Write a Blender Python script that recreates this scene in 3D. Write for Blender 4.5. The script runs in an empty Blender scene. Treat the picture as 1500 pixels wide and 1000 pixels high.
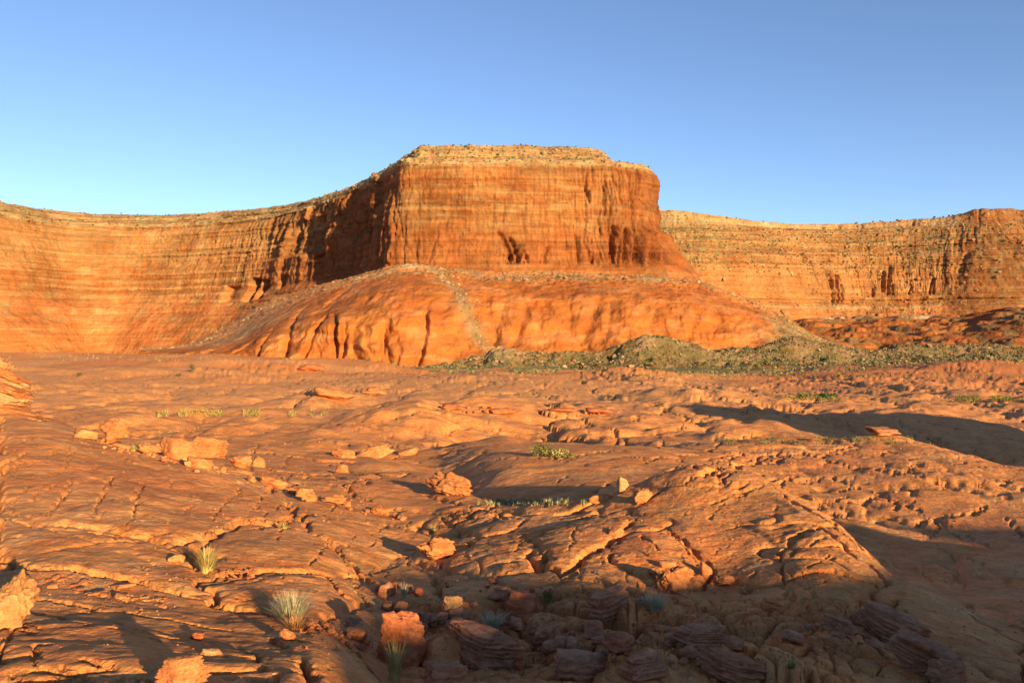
import bpy, bmesh, math, random
import numpy as np
from mathutils import Vector, Matrix
random.seed(7)
scene = bpy.context.scene
C = scene.collection
R = math.radians
# ------------------------------------------------------------------ camera, sky, sun, exposure
F = 1167.0                                   # 28 mm lens in pixels of the 1500 px wide photograph
cam_d = bpy.data.cameras.new('camera')
cam_d.lens = 28.0; cam_d.sensor_width = 36.0
cam_d.clip_start = 0.1; cam_d.clip_end = 20000
cam = bpy.data.objects.new('camera', cam_d)
cam.location = (0, 0, 0); cam.rotation_euler = (R(90), 0, 0)
C.objects.link(cam); scene.camera = cam

SUN_AZ = 33.0      # degrees to the right of straight behind the camera
SUN_EL = 11.5
w = bpy.data.worlds.new('World'); scene.world = w; w.use_nodes = True
nt = w.node_tree; nt.nodes.clear()
sky = nt.nodes.new('ShaderNodeTexSky'); sky.sky_type = 'NISHITA'
sky.sun_disc = False
sky.sun_elevation = R(SUN_EL)
sky.sun_rotation = R(180.0 - SUN_AZ)
sky.altitude = 3000; sky.air_density = 1.0; sky.dust_density = 0.15; sky.ozone_density = 1.5
bg = nt.nodes.new('ShaderNodeBackground'); bg.inputs['Strength'].default_value = 0.086
wo = nt.nodes.new('ShaderNodeOutputWorld')
tint = nt.nodes.new('ShaderNodeMix'); tint.data_type = 'RGBA'; tint.blend_type = 'MULTIPLY'; tint.inputs['Factor'].default_value = 1
tint.inputs['B'].default_value = (0.99, 1.02, 1.13, 1)
nt.links.new(sky.outputs[0], tint.inputs['A']); nt.links.new(tint.outputs['Result'], bg.inputs[0]); nt.links.new(bg.outputs[0], wo.inputs[0])

SA, SE = R(SUN_AZ), R(SUN_EL)
SUNV = Vector((math.sin(SA) * math.cos(SE), -math.cos(SA) * math.cos(SE), math.sin(SE)))  # towards the sun
sd = bpy.data.lights.new('sun', 'SUN'); sd.energy = 5.0; sd.angle = R(0.53); sd.color = (1.0, 0.72, 0.34)
so = bpy.data.objects.new('sun', sd); C.objects.link(so)
so.location = (0, 0, 600)
so.rotation_euler = SUNV.to_track_quat('Z', 'Y').to_euler()
vs = scene.view_settings
vs.view_transform = 'Standard'; vs.look = 'None'; vs.gamma = 1; vs.use_curve_mapping = False
vs.exposure = 1.22

# ------------------------------------------------------------------ numeric helpers
_rng = np.random.RandomState(11)
_perm = np.concatenate([_rng.permutation(512)] * 2).astype(np.int32)
_ang = _rng.rand(512) * 2 * np.pi
_gx, _gy = np.cos(_ang).astype(np.float32), np.sin(_ang).astype(np.float32)
_rv = _rng.rand(512, 4).astype(np.float32)

def pn(x, y, seed=0):
    x = np.asarray(x, np.float32) + seed * 17.31; y = np.asarray(y, np.float32) + seed * 9.77
    xf = np.floor(x); yf = np.floor(y)
    xi = xf.astype(np.int32); yi = yf.astype(np.int32)
    fx = x - xf; fy = y - yf
    u = fx * fx * fx * (fx * (fx * 6 - 15) + 10); v = fy * fy * fy * (fy * (fy * 6 - 15) + 10)
    def g(ix, iy, dx, dy):
        h = _perm[(_perm[ix & 511] + iy) & 511]
        return _gx[h] * dx + _gy[h] * dy
    a = g(xi, yi, fx, fy); b = g(xi + 1, yi, fx - 1, fy)
    c = g(xi, yi + 1, fx, fy - 1); d = g(xi + 1, yi + 1, fx - 1, fy - 1)
    return (a + u * (b - a)) * (1 - v) + (c + u * (d - c)) * v * 1.0
def fbm(x, y, o=4, seed=0, gain=0.5, lac=2.03):
    s = 0; a = 1.0
    for i in range(o):
        s = s + a * pn(x, y, seed + i * 3); a *= gain; x = x * lac; y = y * lac
    return s * 1.4
def ridged(x, y, o=3, seed=0):
    s = 0; a = 1.0
    for i in range(o):
        s = s + a * (1 - np.abs(pn(x, y, seed + i * 5)) * 2.4); a *= 0.5; x = x * 2.1; y = y * 2.1
    return s / 1.75
def worley(x, y, seed=0):
    x = np.asarray(x, np.float32) + seed * 5.7; y = np.asarray(y, np.float32) + seed * 3.3
    xi = np.floor(x).astype(np.int32); yi = np.floor(y).astype(np.int32)
    f1 = np.full(x.shape, 9.0, np.float32); f2 = f1.copy(); cid = np.zeros(x.shape, np.int32)
    cx = np.zeros_like(f1); cy = np.zeros_like(f1)
    for i in (-1, 0, 1):
        for j in (-1, 0, 1):
            h = _perm[(_perm[(xi + i) & 511] + yi + j) & 511]
            px = xi + i + 0.1 + 0.8 * _rv[h, 0]; py = yi + j + 0.1 + 0.8 * _rv[h, 1]
            d = np.sqrt((px - x) ** 2 + (py - y) ** 2)
            near = d < f1
            f2 = np.where(near, f1, np.minimum(f2, d))
            cid = np.where(near, h, cid); cx = np.where(near, px, cx); cy = np.where(near, py, cy)
            f1 = np.where(near, d, f1)
    return f1, f2, cid, x - cx, y - cy
def sst(a, b, x):
    t = np.clip((x - a) / (b - a), 0, 1); return t * t * (3 - 2 * t)
def gauss(t): return np.exp(-t * t)
def pchip(xk, Y, xq):
    """monotone cubic along axis 0 of Y"""
    xk = np.asarray(xk, float); Y = np.asarray(Y, float); xq = np.asarray(xq, float)
    h = np.diff(xk); sh = (-1,) + (1,) * (Y.ndim - 1)
    d = np.diff(Y, axis=0) / h.reshape(sh)
    m = np.zeros_like(Y)
    w1 = (2 * h[1:] + h[:-1]).reshape(sh); w2 = (h[1:] + 2 * h[:-1]).reshape(sh)
    ok = d[1:] * d[:-1] > 0
    with np.errstate(divide='ignore', invalid='ignore'):
        mm = (w1 + w2) / (w1 / d[:-1] + w2 / d[1:])
    m[1:-1] = np.where(ok, mm, 0); m[0] = d[0]; m[-1] = d[-1]
    i = np.clip(np.searchsorted(xk, xq, side='right') - 1, 0, len(xk) - 2)
    hh = h[i].reshape(sh); t = ((xq - xk[i]) / h[i]).reshape(sh)
    return ((1 + 2 * t) * (1 - t) ** 2 * Y[i] + t * (1 - t) ** 2 * hh * m[i]
            + t * t * (3 - 2 * t) * Y[i + 1] + t * t * (t - 1) * hh * m[i + 1])
def crom(xk, Y, xq):
    """Catmull-Rom along axis 0"""
    xk = np.asarray(xk, float); Y = np.asarray(Y, float); xq = np.asarray(xq, float)
    m = np.gradient(Y, xk, axis=0)
    h = np.diff(xk); sh = (-1,) + (1,) * (Y.ndim - 1)
    i = np.clip(np.searchsorted(xk, xq, side='right') - 1, 0, len(xk) - 2)
    hh = h[i].reshape(sh); t = ((xq - xk[i]) / h[i]).reshape(sh)
    return ((1 + 2 * t) * (1 - t) ** 2 * Y[i] + t * (1 - t) ** 2 * hh * m[i]
            + t * t * (3 - 2 * t) * Y[i + 1] + t * t * (t - 1) * hh * m[i + 1])
def lin(v): return np.array([((c / 255 + 0.055) / 1.055) ** 2.4 if c > 10 else c / 255 / 12.92 for c in v])

def grid_mesh(name, P, col=None, mat=None, parent=None, kind='structure', smooth=True, flip=False):
    nr, nc = P.shape[:2]
    me = bpy.data.meshes.new(name)
    me.vertices.add(nr * nc)
    me.vertices.foreach_set('co', P.reshape(-1).astype(np.float32))
    idx = np.arange(nr * nc, dtype=np.int32).reshape(nr, nc)
    q = np.stack([idx[:-1, :-1], idx[:-1, 1:], idx[1:, 1:], idx[1:, :-1]], -1).reshape(-1, 4)
    if flip: q = q[:, ::-1]
    n = len(q)
    me.loops.add(n * 4); me.loops.foreach_set('vertex_index', q.reshape(-1))
    me.polygons.add(n); me.polygons.foreach_set('loop_start', np.arange(n, dtype=np.int32) * 4)
    me.update(calc_edges=True)
    me.polygons.foreach_set('use_smooth', np.full(n, smooth))
    if col is not None:
        a = me.attributes.new('albedo', 'FLOAT_COLOR', 'POINT')
        c4 = np.ones((nr * nc, 4), np.float32); c4[:, :3] = col.reshape(-1, 3)
        a.data.foreach_set('color', c4.reshape(-1))
    if mat: me.materials.append(mat)
    o = bpy.data.objects.new(name, me); C.objects.link(o); o.parent = parent
    if kind and not parent: o['kind'] = kind
    return o
def soup_mesh(name, V, T, mat, col=None, smooth=False):
    me = bpy.data.meshes.new(name)
    V = np.asarray(V, np.float32); T = np.asarray(T, np.int32); n, k = T.shape
    me.vertices.add(len(V)); me.vertices.foreach_set('co', V.reshape(-1))
    me.loops.add(n * k); me.loops.foreach_set('vertex_index', T.reshape(-1))
    me.polygons.add(n); me.polygons.foreach_set('loop_start', np.arange(n, dtype=np.int32) * k)
    me.update(calc_edges=True)
    me.polygons.foreach_set('use_smooth', np.full(n, smooth))
    if col is not None:
        a = me.attributes.new('albedo', 'FLOAT_COLOR', 'POINT')
        c4 = np.ones((len(V), 4), np.float32); c4[:, :3] = col
        a.data.foreach_set('color', c4.reshape(-1))
    me.materials.append(mat)
    return me
def link(name, me, parent=None, **props):
    o = bpy.data.objects.new(name, me); C.objects.link(o); o.parent = parent
    for k, v in props.items(): o[k] = v
    return o

# ------------------------------------------------------------------ materials
def N(nt, t, **kw):
    n = nt.nodes.new('ShaderNode' + t)
    for k, v in kw.items():
        if k in ('operation', 'blend_type', 'data_type', 'attribute_name', 'feature', 'distance'): setattr(n, k, v)
        else: n.inputs[k].default_value = v
    return n
def rock_material(name, scales, bump, colour=None, spread=0.35, streak=None, speck=0.0, rough=0.9, fleck=0.0):
    """albedo attribute x procedural mottling; bump from layered noises. scales: [coarse, mid, fine] cycles per metre"""
    m = bpy.data.materials.new(name); m.use_nodes = True; nt = m.node_tree; L = nt.links.new
    b = nt.nodes['Principled BSDF']; b.inputs['Roughness'].default_value = rough
    b.inputs['Specular IOR Level'].default_value = 0.15
    geo = N(nt, 'NewGeometry')
    pos = geo.outputs['Position']
    if colour is None:
        at = N(nt, 'Attribute', attribute_name='albedo'); base = at.outputs['Color']
    else:
        rgb = N(nt, 'RGB'); rgb.outputs[0].default_value = (*colour, 1); base = rgb.outputs[0]
        tc = N(nt, 'TexCoord'); pos = tc.outputs['Object']
    def noise(scale, detail=5, rough_=0.6, stretch=None, dist=0.0):
        n = N(nt, 'TexNoise', Scale=scale, Detail=detail, Roughness=rough_, Distortion=dist)
        if stretch:
            mp = N(nt, 'Mapping'); mp.inputs['Scale'].default_value = stretch
            L(pos, mp.inputs['Vector']); L(mp.outputs[0], n.inputs['Vector'])
        else: L(pos, n.inputs['Vector'])
        return n.outputs['Fac']
    def rng(fac, a, b_, lo, hi):
        r = N(nt, 'MapRange'); r.inputs['From Min'].default_value = a; r.inputs['From Max'].default_value = b_
        r.inputs['To Min'].default_value = lo; r.inputs['To Max'].default_value = hi
        L(fac, r.inputs['Value']); return r.outputs[0]
    def mul(colr, fac):
        x = N(nt, 'VectorMath', operation='SCALE'); L(colr, x.inputs[0]); L(fac, x.inputs['Scale']); return x.outputs[0]
    n1 = noise(scales[0]); n2 = noise(scales[1], 6, 0.65); n3 = noise(scales[2], 4, 0.7)
    c = mul(base, rng(n1, 0.3, 0.7, 1 - spread, 1 + spread * 0.8))
    c = mul(c, rng(n2, 0.3, 0.7, 1 - spread * 0.7, 1 + spread * 0.6))
    c = mul(c, rng(n3, 0.3, 0.7, 1 - spread * 0.6, 1 + spread * 0.5))
    # hue drift between redder and paler stone
    hue = N(nt, 'Mix', data_type='RGBA', blend_type='MULTIPLY'); hue.inputs['Factor'].default_value = 1
    ramp = N(nt, 'ValToRGB'); e = ramp.color_ramp.elements
    e[0].position = 0.32; e[0].color = (1.0, 0.80, 0.72, 1); e[1].position = 0.68; e[1].color = (1.0, 1.12, 1.25, 1)
    L(noise(scales[0] * 2.3, 6, 0.6), ramp.inputs[0]); L(c, hue.inputs['A']); L(ramp.outputs[0], hue.inputs['B'])
    c = hue.outputs['Result']
    if streak:
        s = noise(streak[0], 5, 0.65, streak[1], 0.4)
        c = mul(c, rng(s, 0.33, 0.62, streak[2], 1.12))
    if speck:
        s = noise(scales[2] * 2.7, 3, 0.6)
        c = mul(c, rng(s, 0.30, 0.40, 1 - speck, 1.0))
    if fleck:
        fl_ = noise(scales[1] * 1.7, 4, 0.7, (1, .7, 3))
        mx = N(nt, 'Mix', data_type='RGBA', blend_type='MIX'); L(rng(fl_, .60, .70, 0, fleck), mx.inputs['Factor']); L(c, mx.inputs['A']); mx.inputs['B'].default_value = (.72, .46, .27, 1); c = mx.outputs['Result']
        dk = noise(scales[1] * 1.1, 5, 0.75, (1, .5, 2), .6)
        c = mul(c, rng(dk, .30, .40, .55, 1.0))
    L(c, b.inputs['Base Color'])
    prev = None
    hs = [(n1, bump[0], 1 / scales[0]), (n2, bump[1], 1 / scales[1]), (n3, bump[2], 1 / scales[2])]
    for fac, st, dist in hs:
        if st <= 0: continue
        bp = N(nt, 'Bump', Strength=st, Distance=dist * 0.38); L(fac, bp.inputs['Height'])
        if prev: L(prev, bp.inputs['Normal'])
        prev = bp.outputs[0]
    if streak:
        bp = N(nt, 'Bump', Strength=streak[3], Distance=streak[4]); L(s if not speck else noise(streak[0], 5, 0.65, streak[1], 0.4), bp.inputs['Height'])
        if prev: L(prev, bp.inputs['Normal'])
        prev = bp.outputs[0]
    if prev: L(prev, b.inputs['Normal'])
    return m
M_slick = rock_material('slickrock_stone', (0.9, 7.0, 34.0), (0.5, 0.9, 1.0), fleck=0.55, spread=0.21,
                        streak=(5.0, (1.0, 0.6, 3.0), 0.90, 0.35, 0.04), speck=0.45)
M_cliff = rock_material('cliff_strata', (0.012, 0.08, 0.7), (0.4, 0.8, 0.9), speck=0.35, spread=0.27,
                        streak=(0.02, (0.35, 0.35, 9.0), 0.70, 0.6, 2.0))
M_talus = rock_material('clay_slope', (0.01, 0.06, 0.5), (0.3, 0.6, 0.8), spread=0.18)
M_scree = rock_material('scree_rubble', (0.02, 0.15, 0.6), (0.4, 0.9, 1.0), spread=0.35, speck=0.4)

# ------------------------------------------------------------------ the slickrock ground
# station = (column of the photograph, [(distance, row of the photograph) ...] matched feature by feature)
ST = {
 0:   [(2.5,1310),(4.3,1000),(5.5,932),(7,872),(9,812),(13,715),(22,604),(27,606),(34,632),(40,640),(48,640),(54,636),(62,630),(90,600),(110,588),(150,568),(220,552),(350,535),(600,522),(900,518)],
 150: [(2.5,1310),(4.3,1000),(5.5,935),(7,877),(9,822),(13,728),(20,645),(24,650),(30,665),(38,663),(46,654),(52,645),(60,632),(90,602),(110,590),(150,570),(220,553),(350,537),(600,525),(900,519)],
 300: [(2.5,1310),(4.4,1000),(5.6,948),(7,895),(9,838),(13,755),(19,682),(23,676),(29,674),(38,662),(46,652),(53,642),(62,630),(85,608),(105,596),(150,575),(220,556),(350,538),(600,526),(900,520)],
 450: [(2.5,1340),(4.7,1000),(5.8,950),(7.2,900),(9.2,845),(13,777),(21,708),(25,697),(31,686),(38,672),(46,658),(54,648),(64,634),(82,612),(105,598),(150,579),(220,560),(350,542),(600,531),(900,527)],
 600: [(2.5,1390),(6,1010),(7.2,962),(8.7,912),(11,857),(15,790),(26,691),(29,696),(34,690),(39,678),(46,658),(54,648),(62,626),(74,604),(88,608),(140,578),(210,562),(350,548),(600,541),(850,540)],
 750: [(2.5,1400),(5.9,1020),(7.2,968),(8.7,915),(10.6,856),(13.2,795),(18,744),(19.5,757),(21.5,754),(25.5,714),(38,654),(55,652),(63,644),(80,598),(95,600),(135,582),(205,563),(350,549),(600,541),(850,540)],
 900: [(2.5,1400),(6.2,1008),(7.5,958),(8.9,908),(10.4,852),(12.6,795),(17,726),(18.3,736),(20,738),(26,700),(38,656),(57,650),(65,640),(84,605),(100,605),(145,583),(215,564),(350,550),(600,543),(850,539)],
 1050:[(2.5,1400),(6.4,1005),(7.8,958),(9.3,905),(11,848),(13.5,772),(18,688),(20,700),(23,703),(31,685),(44,655),(58,655),(68,638),(88,608),(108,597),(150,581),(220,566),(350,552),(600,545),(850,538)],
 1200:[(2.5,1400),(6.6,1010),(7.7,965),(8.7,922),(10,862),(12,798),(14.5,752),(16.5,775),(19.5,788),(28,732),(45,653),(53,657),(62,664),(95,618),(118,599),(155,582),(220,567),(350,552),(600,546),(850,540)],
 1320:[(2.5,1400),(6.7,1012),(7.6,972),(8.5,937),(9.4,901),(10.4,867),(11.3,852),(13,873),(14.5,880),(24,772),(47,648),(55,658),(65,664),(98,613),(120,597),(155,582),(220,567),(350,552),(600,546),(850,541)],
 1500:[(2.5,1400),(6.7,1022),(7.3,995),(8,967),(8.7,945),(9.4,926),(10.2,914),(11.5,924),(13.2,910),(23,784),(40,687),(47,694),(56,696),(90,634),(115,605),(155,587),(220,572),(350,553),(600,547),(850,541)],
}
cols = sorted(ST)
A = np.array([ST[c] for c in cols], float)                    # col, k, 2
LD = np.log(A[..., 0]); ZZ = -(A[..., 1] - 500) * A[..., 0] / F
ck = np.array([-1500] + cols + [3000.]); LD = np.concatenate([LD[:1], LD, LD[-1:]]); ZZ = np.concatenate([ZZ[:1], ZZ, ZZ[-1:]])
PXG = np.concatenate([np.linspace(-1300, -85, 60), np.linspace(-78, 1578, 1000), np.linspace(1588, 2800, 60)])
LDc = pchip(ck, LD, PXG); ZZc = pchip(ck, ZZ, PXG)              # px, k
nseg = [10, 56, 56, 56, 64, 74, 78, 18, 26, 44, 60, 14, 16, 34, 20, 30, 30, 32, 30, 20]
tq = []
for k in range(19):
    tq += list(k + np.arange(nseg[k + 1] if k else 10) / float(nseg[k + 1] if k else 10))
tq.append(19.0)
tq = np.array(tq)
kk = np.arange(20.)
LDg = pchip(kk, LDc.T, tq); Zg = crom(kk, ZZc.T, tq)          # row, px
D = np.exp(LDg); X = (PXG[None] - 750) / F * D; Y = D.copy()
# mid-distance knolls and hills, plus a near dome bump added to shade the bowl, placed by column / distance (height m, width along x, along y)
for px, d, h, wx, wy in [(520,62,.7,3.5,6),(600,70,.8,5,8),(700,78,.9,6,7),(480,110,2.2,7,12),(890,96,.7,9,8),(1010,130,2.2,9,12),
                         (770,200,1.6,26,22),(1400,330,4.5,45,60),(1290,300,1.5,22,30),(1480,360,3.5,50,50),(1000,17.5,.22,1.3,1.6),(1240,420,3,40,50),(900,260,2.2,45,25),
                         (300,300,2.5,60,40),(180,230,1.2,30,30),(480,330,4.5,34,40),(60,420,4,90,60),(1130,220,2,24,20),(1330,190,1.5,16,14),(1230,84,1.6,10,9),
                         (560,33,.5,1.6,2.4),(1120,60,.6,6,5),(1450,150,1.4,12,10),(840,58,.3,5,4)]:
    x0 = (px - 750) / F * d
    Zg = Zg + h * np.exp(-((X - x0) / wx) ** 2 - ((Y - d) / wy) ** 2)
far = sst(20, 80, D)
def detail(X, Y, Z, D):
    wx = fbm(X / 3.1, Y / 3.1, 3, 40); wy = fbm(X / 3.1, Y / 3.1, 3, 50)
    gD = np.maximum(np.abs(np.gradient(D, axis=0)), D * .0014)
    def fade(lam): return sst(1.2, 3.5, lam / gD)
    # broad undulation at scales that grow with distance
    Z = Z + 0.06 * fbm(X / 2.6, Y / 2.6, 3, 1) * sst(3, 8, D)
    Z = Z + (0.55 * fbm(X / 9, Y / 11, 3, 2) + .5 * np.maximum(0, fbm(X / 6, Y / 8, 2, 12))) * sst(26, 60, D) * fade(5)
    Z = Z + 1.8 * fbm(X / 45, Y / 60, 3, 3) * sst(110, 260, D)
    Z = Z + 1.6 * np.maximum(0, fbm(X / 30 + .3 * wx, Y / 34, 3, 33)) * sst(130, 240, D) * fade(20)
    # tilted bedding planes weathered into little ledges
    def ledges(Z, lam, tx, ty, amp, seed, mask):
        b = (Z + tx * X + ty * Y) / lam + 0.55 * fbm(X / (lam * 9), Y / (lam * 9), 3, seed)
        f = b - np.floor(b)
        return Z + mask * amp * (sst(0, .16, f) - f) * fade(lam * 9)
    m1 = sst(-.15, .35, fbm(X / 5, Y / 5, 2, 60))
    Z = ledges(Z, 0.34, .16, -.10, .035, 61, m1 * (.35 + .65 * sst(9, 16, D)))
    m2 = sst(-.05, .4, fbm(X / 2.2, Y / 2.2, 2, 63))
    Z = ledges(Z, 0.11, .22, .12, .010, 64, m2)
    m3 = .6 * sst(-.2, .2, fbm(X / 30, Y / 30, 2, 66)) * sst(45, 90, D)
    Z = ledges(Z, 0.9, .05, -.02, .16, 67, m3)
    m4 = sst(-.1, .3, fbm(X / 90, Y / 90, 2, 68)) * sst(180, 300, D)
    Z = ledges(Z, 2.0, .02, -.01, .35, 69, m4)
    # polygonal joints: big plates with slightly different heights and tilts
    for sc, amp, wd, dep, seed, thr, dmax in [(3.8, .07, .022, .10, 5, .0, 60), (1.5, .020, .014, .04, 6, .15, 26)]:
        f1, f2, cid, dx, dy = worley((X + .5 * sc * wx) / sc, (Y * .8 + .5 * sc * wy) / sc, seed)
        m = sst(thr, thr + .3, fbm(X / (sc * 2.2), Y / (sc * 2.2), 2, seed + 70)) * (1 - sst(dmax * .6, dmax, D))
        e = (f2 - f1) * sc
        edge = 1 - np.exp(-e / (.06 * sc))
        h = (_rv[cid, 2] - .5) * amp + ((_rv[cid, 3] - .5) * dx + (_rv[cid, 0] - .5) * dy) * amp * .9
        wdd = np.maximum(wd, gD * 1.4)
        Z = Z + m * (h * edge + amp * .5 * (edge - .6) - dep * gauss(e / wdd)) * fade(sc * .7)
    # blocky, scalloped bedrock on the far dome to the right, and broad whalebacks further out
    rm = sst(.12, .3, X / Y) * sst(13, 17, Y) * (1 - sst(46, 60, Y))
    for sc, amp, seed in [(2.8, .11, 31), (1.2, .035, 32)]:
        f1, f2, cid, dx, dy = worley((X + .2 * sc * wx) / sc, (Y * .6 + .2 * sc * wy) / sc, seed)
        e = (f2 - f1) * sc
        Z = Z + rm * sst(-.35, .1, fbm(X / 7, Y / 7, 2, seed + 9)) * amp * ((_rv[cid, 2] - .5) * .7 + (1 - np.exp(-e / (.22 * sc))) - .6 + dx * .5 - .2 * dy) * fade(sc)
    f1, f2, cid, dx, dy = worley((X * 1.1 + 2.2 * wx) / 13, (Y * .75 + 2.2 * wy) / 19, 35)
    e = (f2 - f1) * 19
    Z = Z + sst(34, 60, D) * (1 - sst(200, 300, D)) * (.6 * (1 - np.exp(-e / 3.2)) - .3 + (_rv[cid, 2] - .5) * .7) * (.5 + fade(8) * .5)
    pxw = X / Y * F + 750
    gm_ = sst(540, 640, pxw + 40 * wx) * (1 - sst(1180, 1320, pxw)) * (1 - sst(8.6, 10.6, D + .6 * wy)) * sst(6.0, 6.8, D)
    for sc, amp, seed in [(1.1, .22, 41), (.45, .09, 42), (.2, .03, 43)]:
        f1, f2, cid, dx, dy = worley((X + .4 * sc * wx) / sc, (Y + .4 * sc * wy) / sc, seed)
        Z = Z + gm_ * amp * ((_rv[cid, 2] - .55) + .5 * (1 - np.exp(-(f2 - f1) / .12)) + (_rv[cid, 0] - .5) * dx + (_rv[cid, 1] - .5) * dy - .5 * gauss((f2 - f1) / .05))
    # pits and fine roughness
    Z = Z + .010 * fbm(X / .22, Y / .22, 3, 20) * (1 - sst(15, 30, D)) * fade(.2)
    Z = Z + .016 * fbm(X / .9, Y / .6, 3, 21) * fade(.5)
    p = pn(X / .13, Y / .13, 25)
    Z = Z - .018 * sst(.36, .5, p) * sst(-.1, .3, fbm(X / 1.5, Y / 1.5, 2, 26)) * (1 - sst(12, 22, D))
    Z = Z + .07 * fbm(X / 3, Y / 2.4, 3, 22) * sst(30, 70, D) * fade(1.5) + .3 * fbm(X / 9, Y / 9, 3, 23) * sst(80, 140, D) * fade(5) + 2.2 * fbm(X / 70, Y / 50, 2, 24) * sst(350, 500, D)
    return Z
Zg = detail(X, Y, Zg, D)
PY = 500 - Zg / D * F
def find(px, py):
    """first place, going away from the viewer, where the ground is seen at (px, py)"""
    j = int(np.argmin(np.abs(PXG - px)))
    i = np.argmax(PY[:, j] <= py)
    return float(X[i, j]), float(Y[i, j]), float(Zg[i, j])
# open joints and ledge shadows traced along the ground: (points in the photograph, width px, depth factor, step)
CR = [
 ([(0,598),(30,600),(60,615),(100,616),(135,640),(165,650),(215,660),(260,672),(300,680),(330,690),(375,694)], 4, .9, .0),
 ([(0,748),(40,760),(60,770),(95,768),(130,772),(170,780),(220,792),(250,796),(290,790),(320,775),(350,764),(400,762),(428,760),(432,742)], 3, .6, .0),
 ([(100,600),(110,660),(95,690),(60,700)], 2, .5, 0), ([(165,700),(152,720),(146,740)], 3, .6, 0), ([(208,708),(185,775)], 3, .6, 0), ([(105,705),(90,735),(65,755)], 3, .7, 0),
 ([(45,708),(15,742)], 2, .6, 0), ([(40,662),(0,690)], 2.5, .7, 0), ([(345,722),(310,760)], 2, .4, 0),
 ([(10,830),(50,836),(110,834),(160,842),(205,855),(260,868),(330,890),(400,902),(455,925),(520,945)], 5, 1.0, 0),
 ([(60,880),(100,882),(150,896),(200,900),(260,910),(340,925)], 4, .9, 0),
 ([(0,995),(60,996),(120,992),(170,990),(225,994)], 4, 1.0, 0), ([(55,945),(50,985)], 2, .6, 0),
 ([(0,905),(45,930)], 3, .7, 0), ([(130,915),(190,925),(250,935),(300,940)], 3, .6, 0),
 ([(300,853),(345,845),(380,838),(450,840)], 4, .8, 0), ([(480,845),(500,870),(540,895)], 3, .7, 0),
 ([(525,860),(540,838),(585,820)], 2, .4, 0), ([(500,815),(530,880)], 2, .5, 0),
 ([(648,757),(680,745),(715,748),(740,760)], 3, .7, 0), ([(690,765),(715,748),(755,738)], 3, .7, 0), ([(768,785),(790,800),(792,835),(822,845)], 3, .7, 0),
 ([(822,845),(850,828),(885,800),(905,780)], 3, .7, 0), ([(822,845),(870,850),(905,870),(912,880)], 3, .8, 0), ([(770,784),(830,765),(870,755),(920,762)], 3, .6, 0),
 ([(700,790),(760,775)], 2, .5, 0), ([(825,810),(835,800),(845,770)], 2, .4, 0),
 ([(940,785),(960,805)], 4, .8, 0), ([(975,770),(1000,800),(1025,830)], 2, .4, 0),
 ([(780,848),(830,850)], 3, .7, 0), ([(1040,760),(1060,735)], 2, .4, 0),
 ([(1145,860),(1160,880)], 4, .8, 0), ([(1120,935),(1200,915),(1240,895)], 3, .8, 0), ([(1060,880),(1050,915),(1000,925)], 2, .5, 0),
 ([(1130,712),(1180,745),(1230,780),(1262,802)], 3, .5, 0),
 ([(1150,850),(1142,820),(1160,790),(1185,775)], 3, .7, 0),
 ([(1030,695),(1050,690),(1080,680),(1110,676)], 4, .8, 0), ([(1060,706),(1075,690)], 3, .8, 0),
 ([(1310,745),(1345,735)], 3, .7, 0), ([(1240,735),(1290,728)], 3, .5, 0), ([(1345,770),(1420,755),(1440,742)], 4, .8, 0), ([(1410,780),(1440,800)], 3, .7, 0), ([(1475,760),(1500,790)], 3, .8, 0),
 ([(470,642),(540,655),(640,652)], 2, .8, 0), ([(600,602),(660,612),(720,628),(760,642)], 2, .8, 0), ([(840,612),(900,638),(960,655)], 2, .8, 0), ([(1000,562),(1100,577),(1200,588)], 2, .8, 0), ([(0,562),(150,572),(300,577)], 2, .8, 0), ([(1060,600),(1150,612),(1250,600)], 2, .8, 0), ([(700,680),(820,672),(900,660)], 2, .6, 0), ([(1180,665),(1300,690),(1420,720),(1500,735)], 3, .6, 0), ([(1120,690),(1220,700),(1330,740),(1400,790)], 3, .6, 0), ([(1000,700),(1040,660),(1100,640)], 2, .4, 0),
 ([(1200,960),(1300,935),(1400,960),(1500,985)], 3, .8, 0), ([(1340,860),(1420,885),(1500,925)], 3, .8, 0), ([(1230,960),(1290,990)], 4, .9, 0),
]
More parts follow.
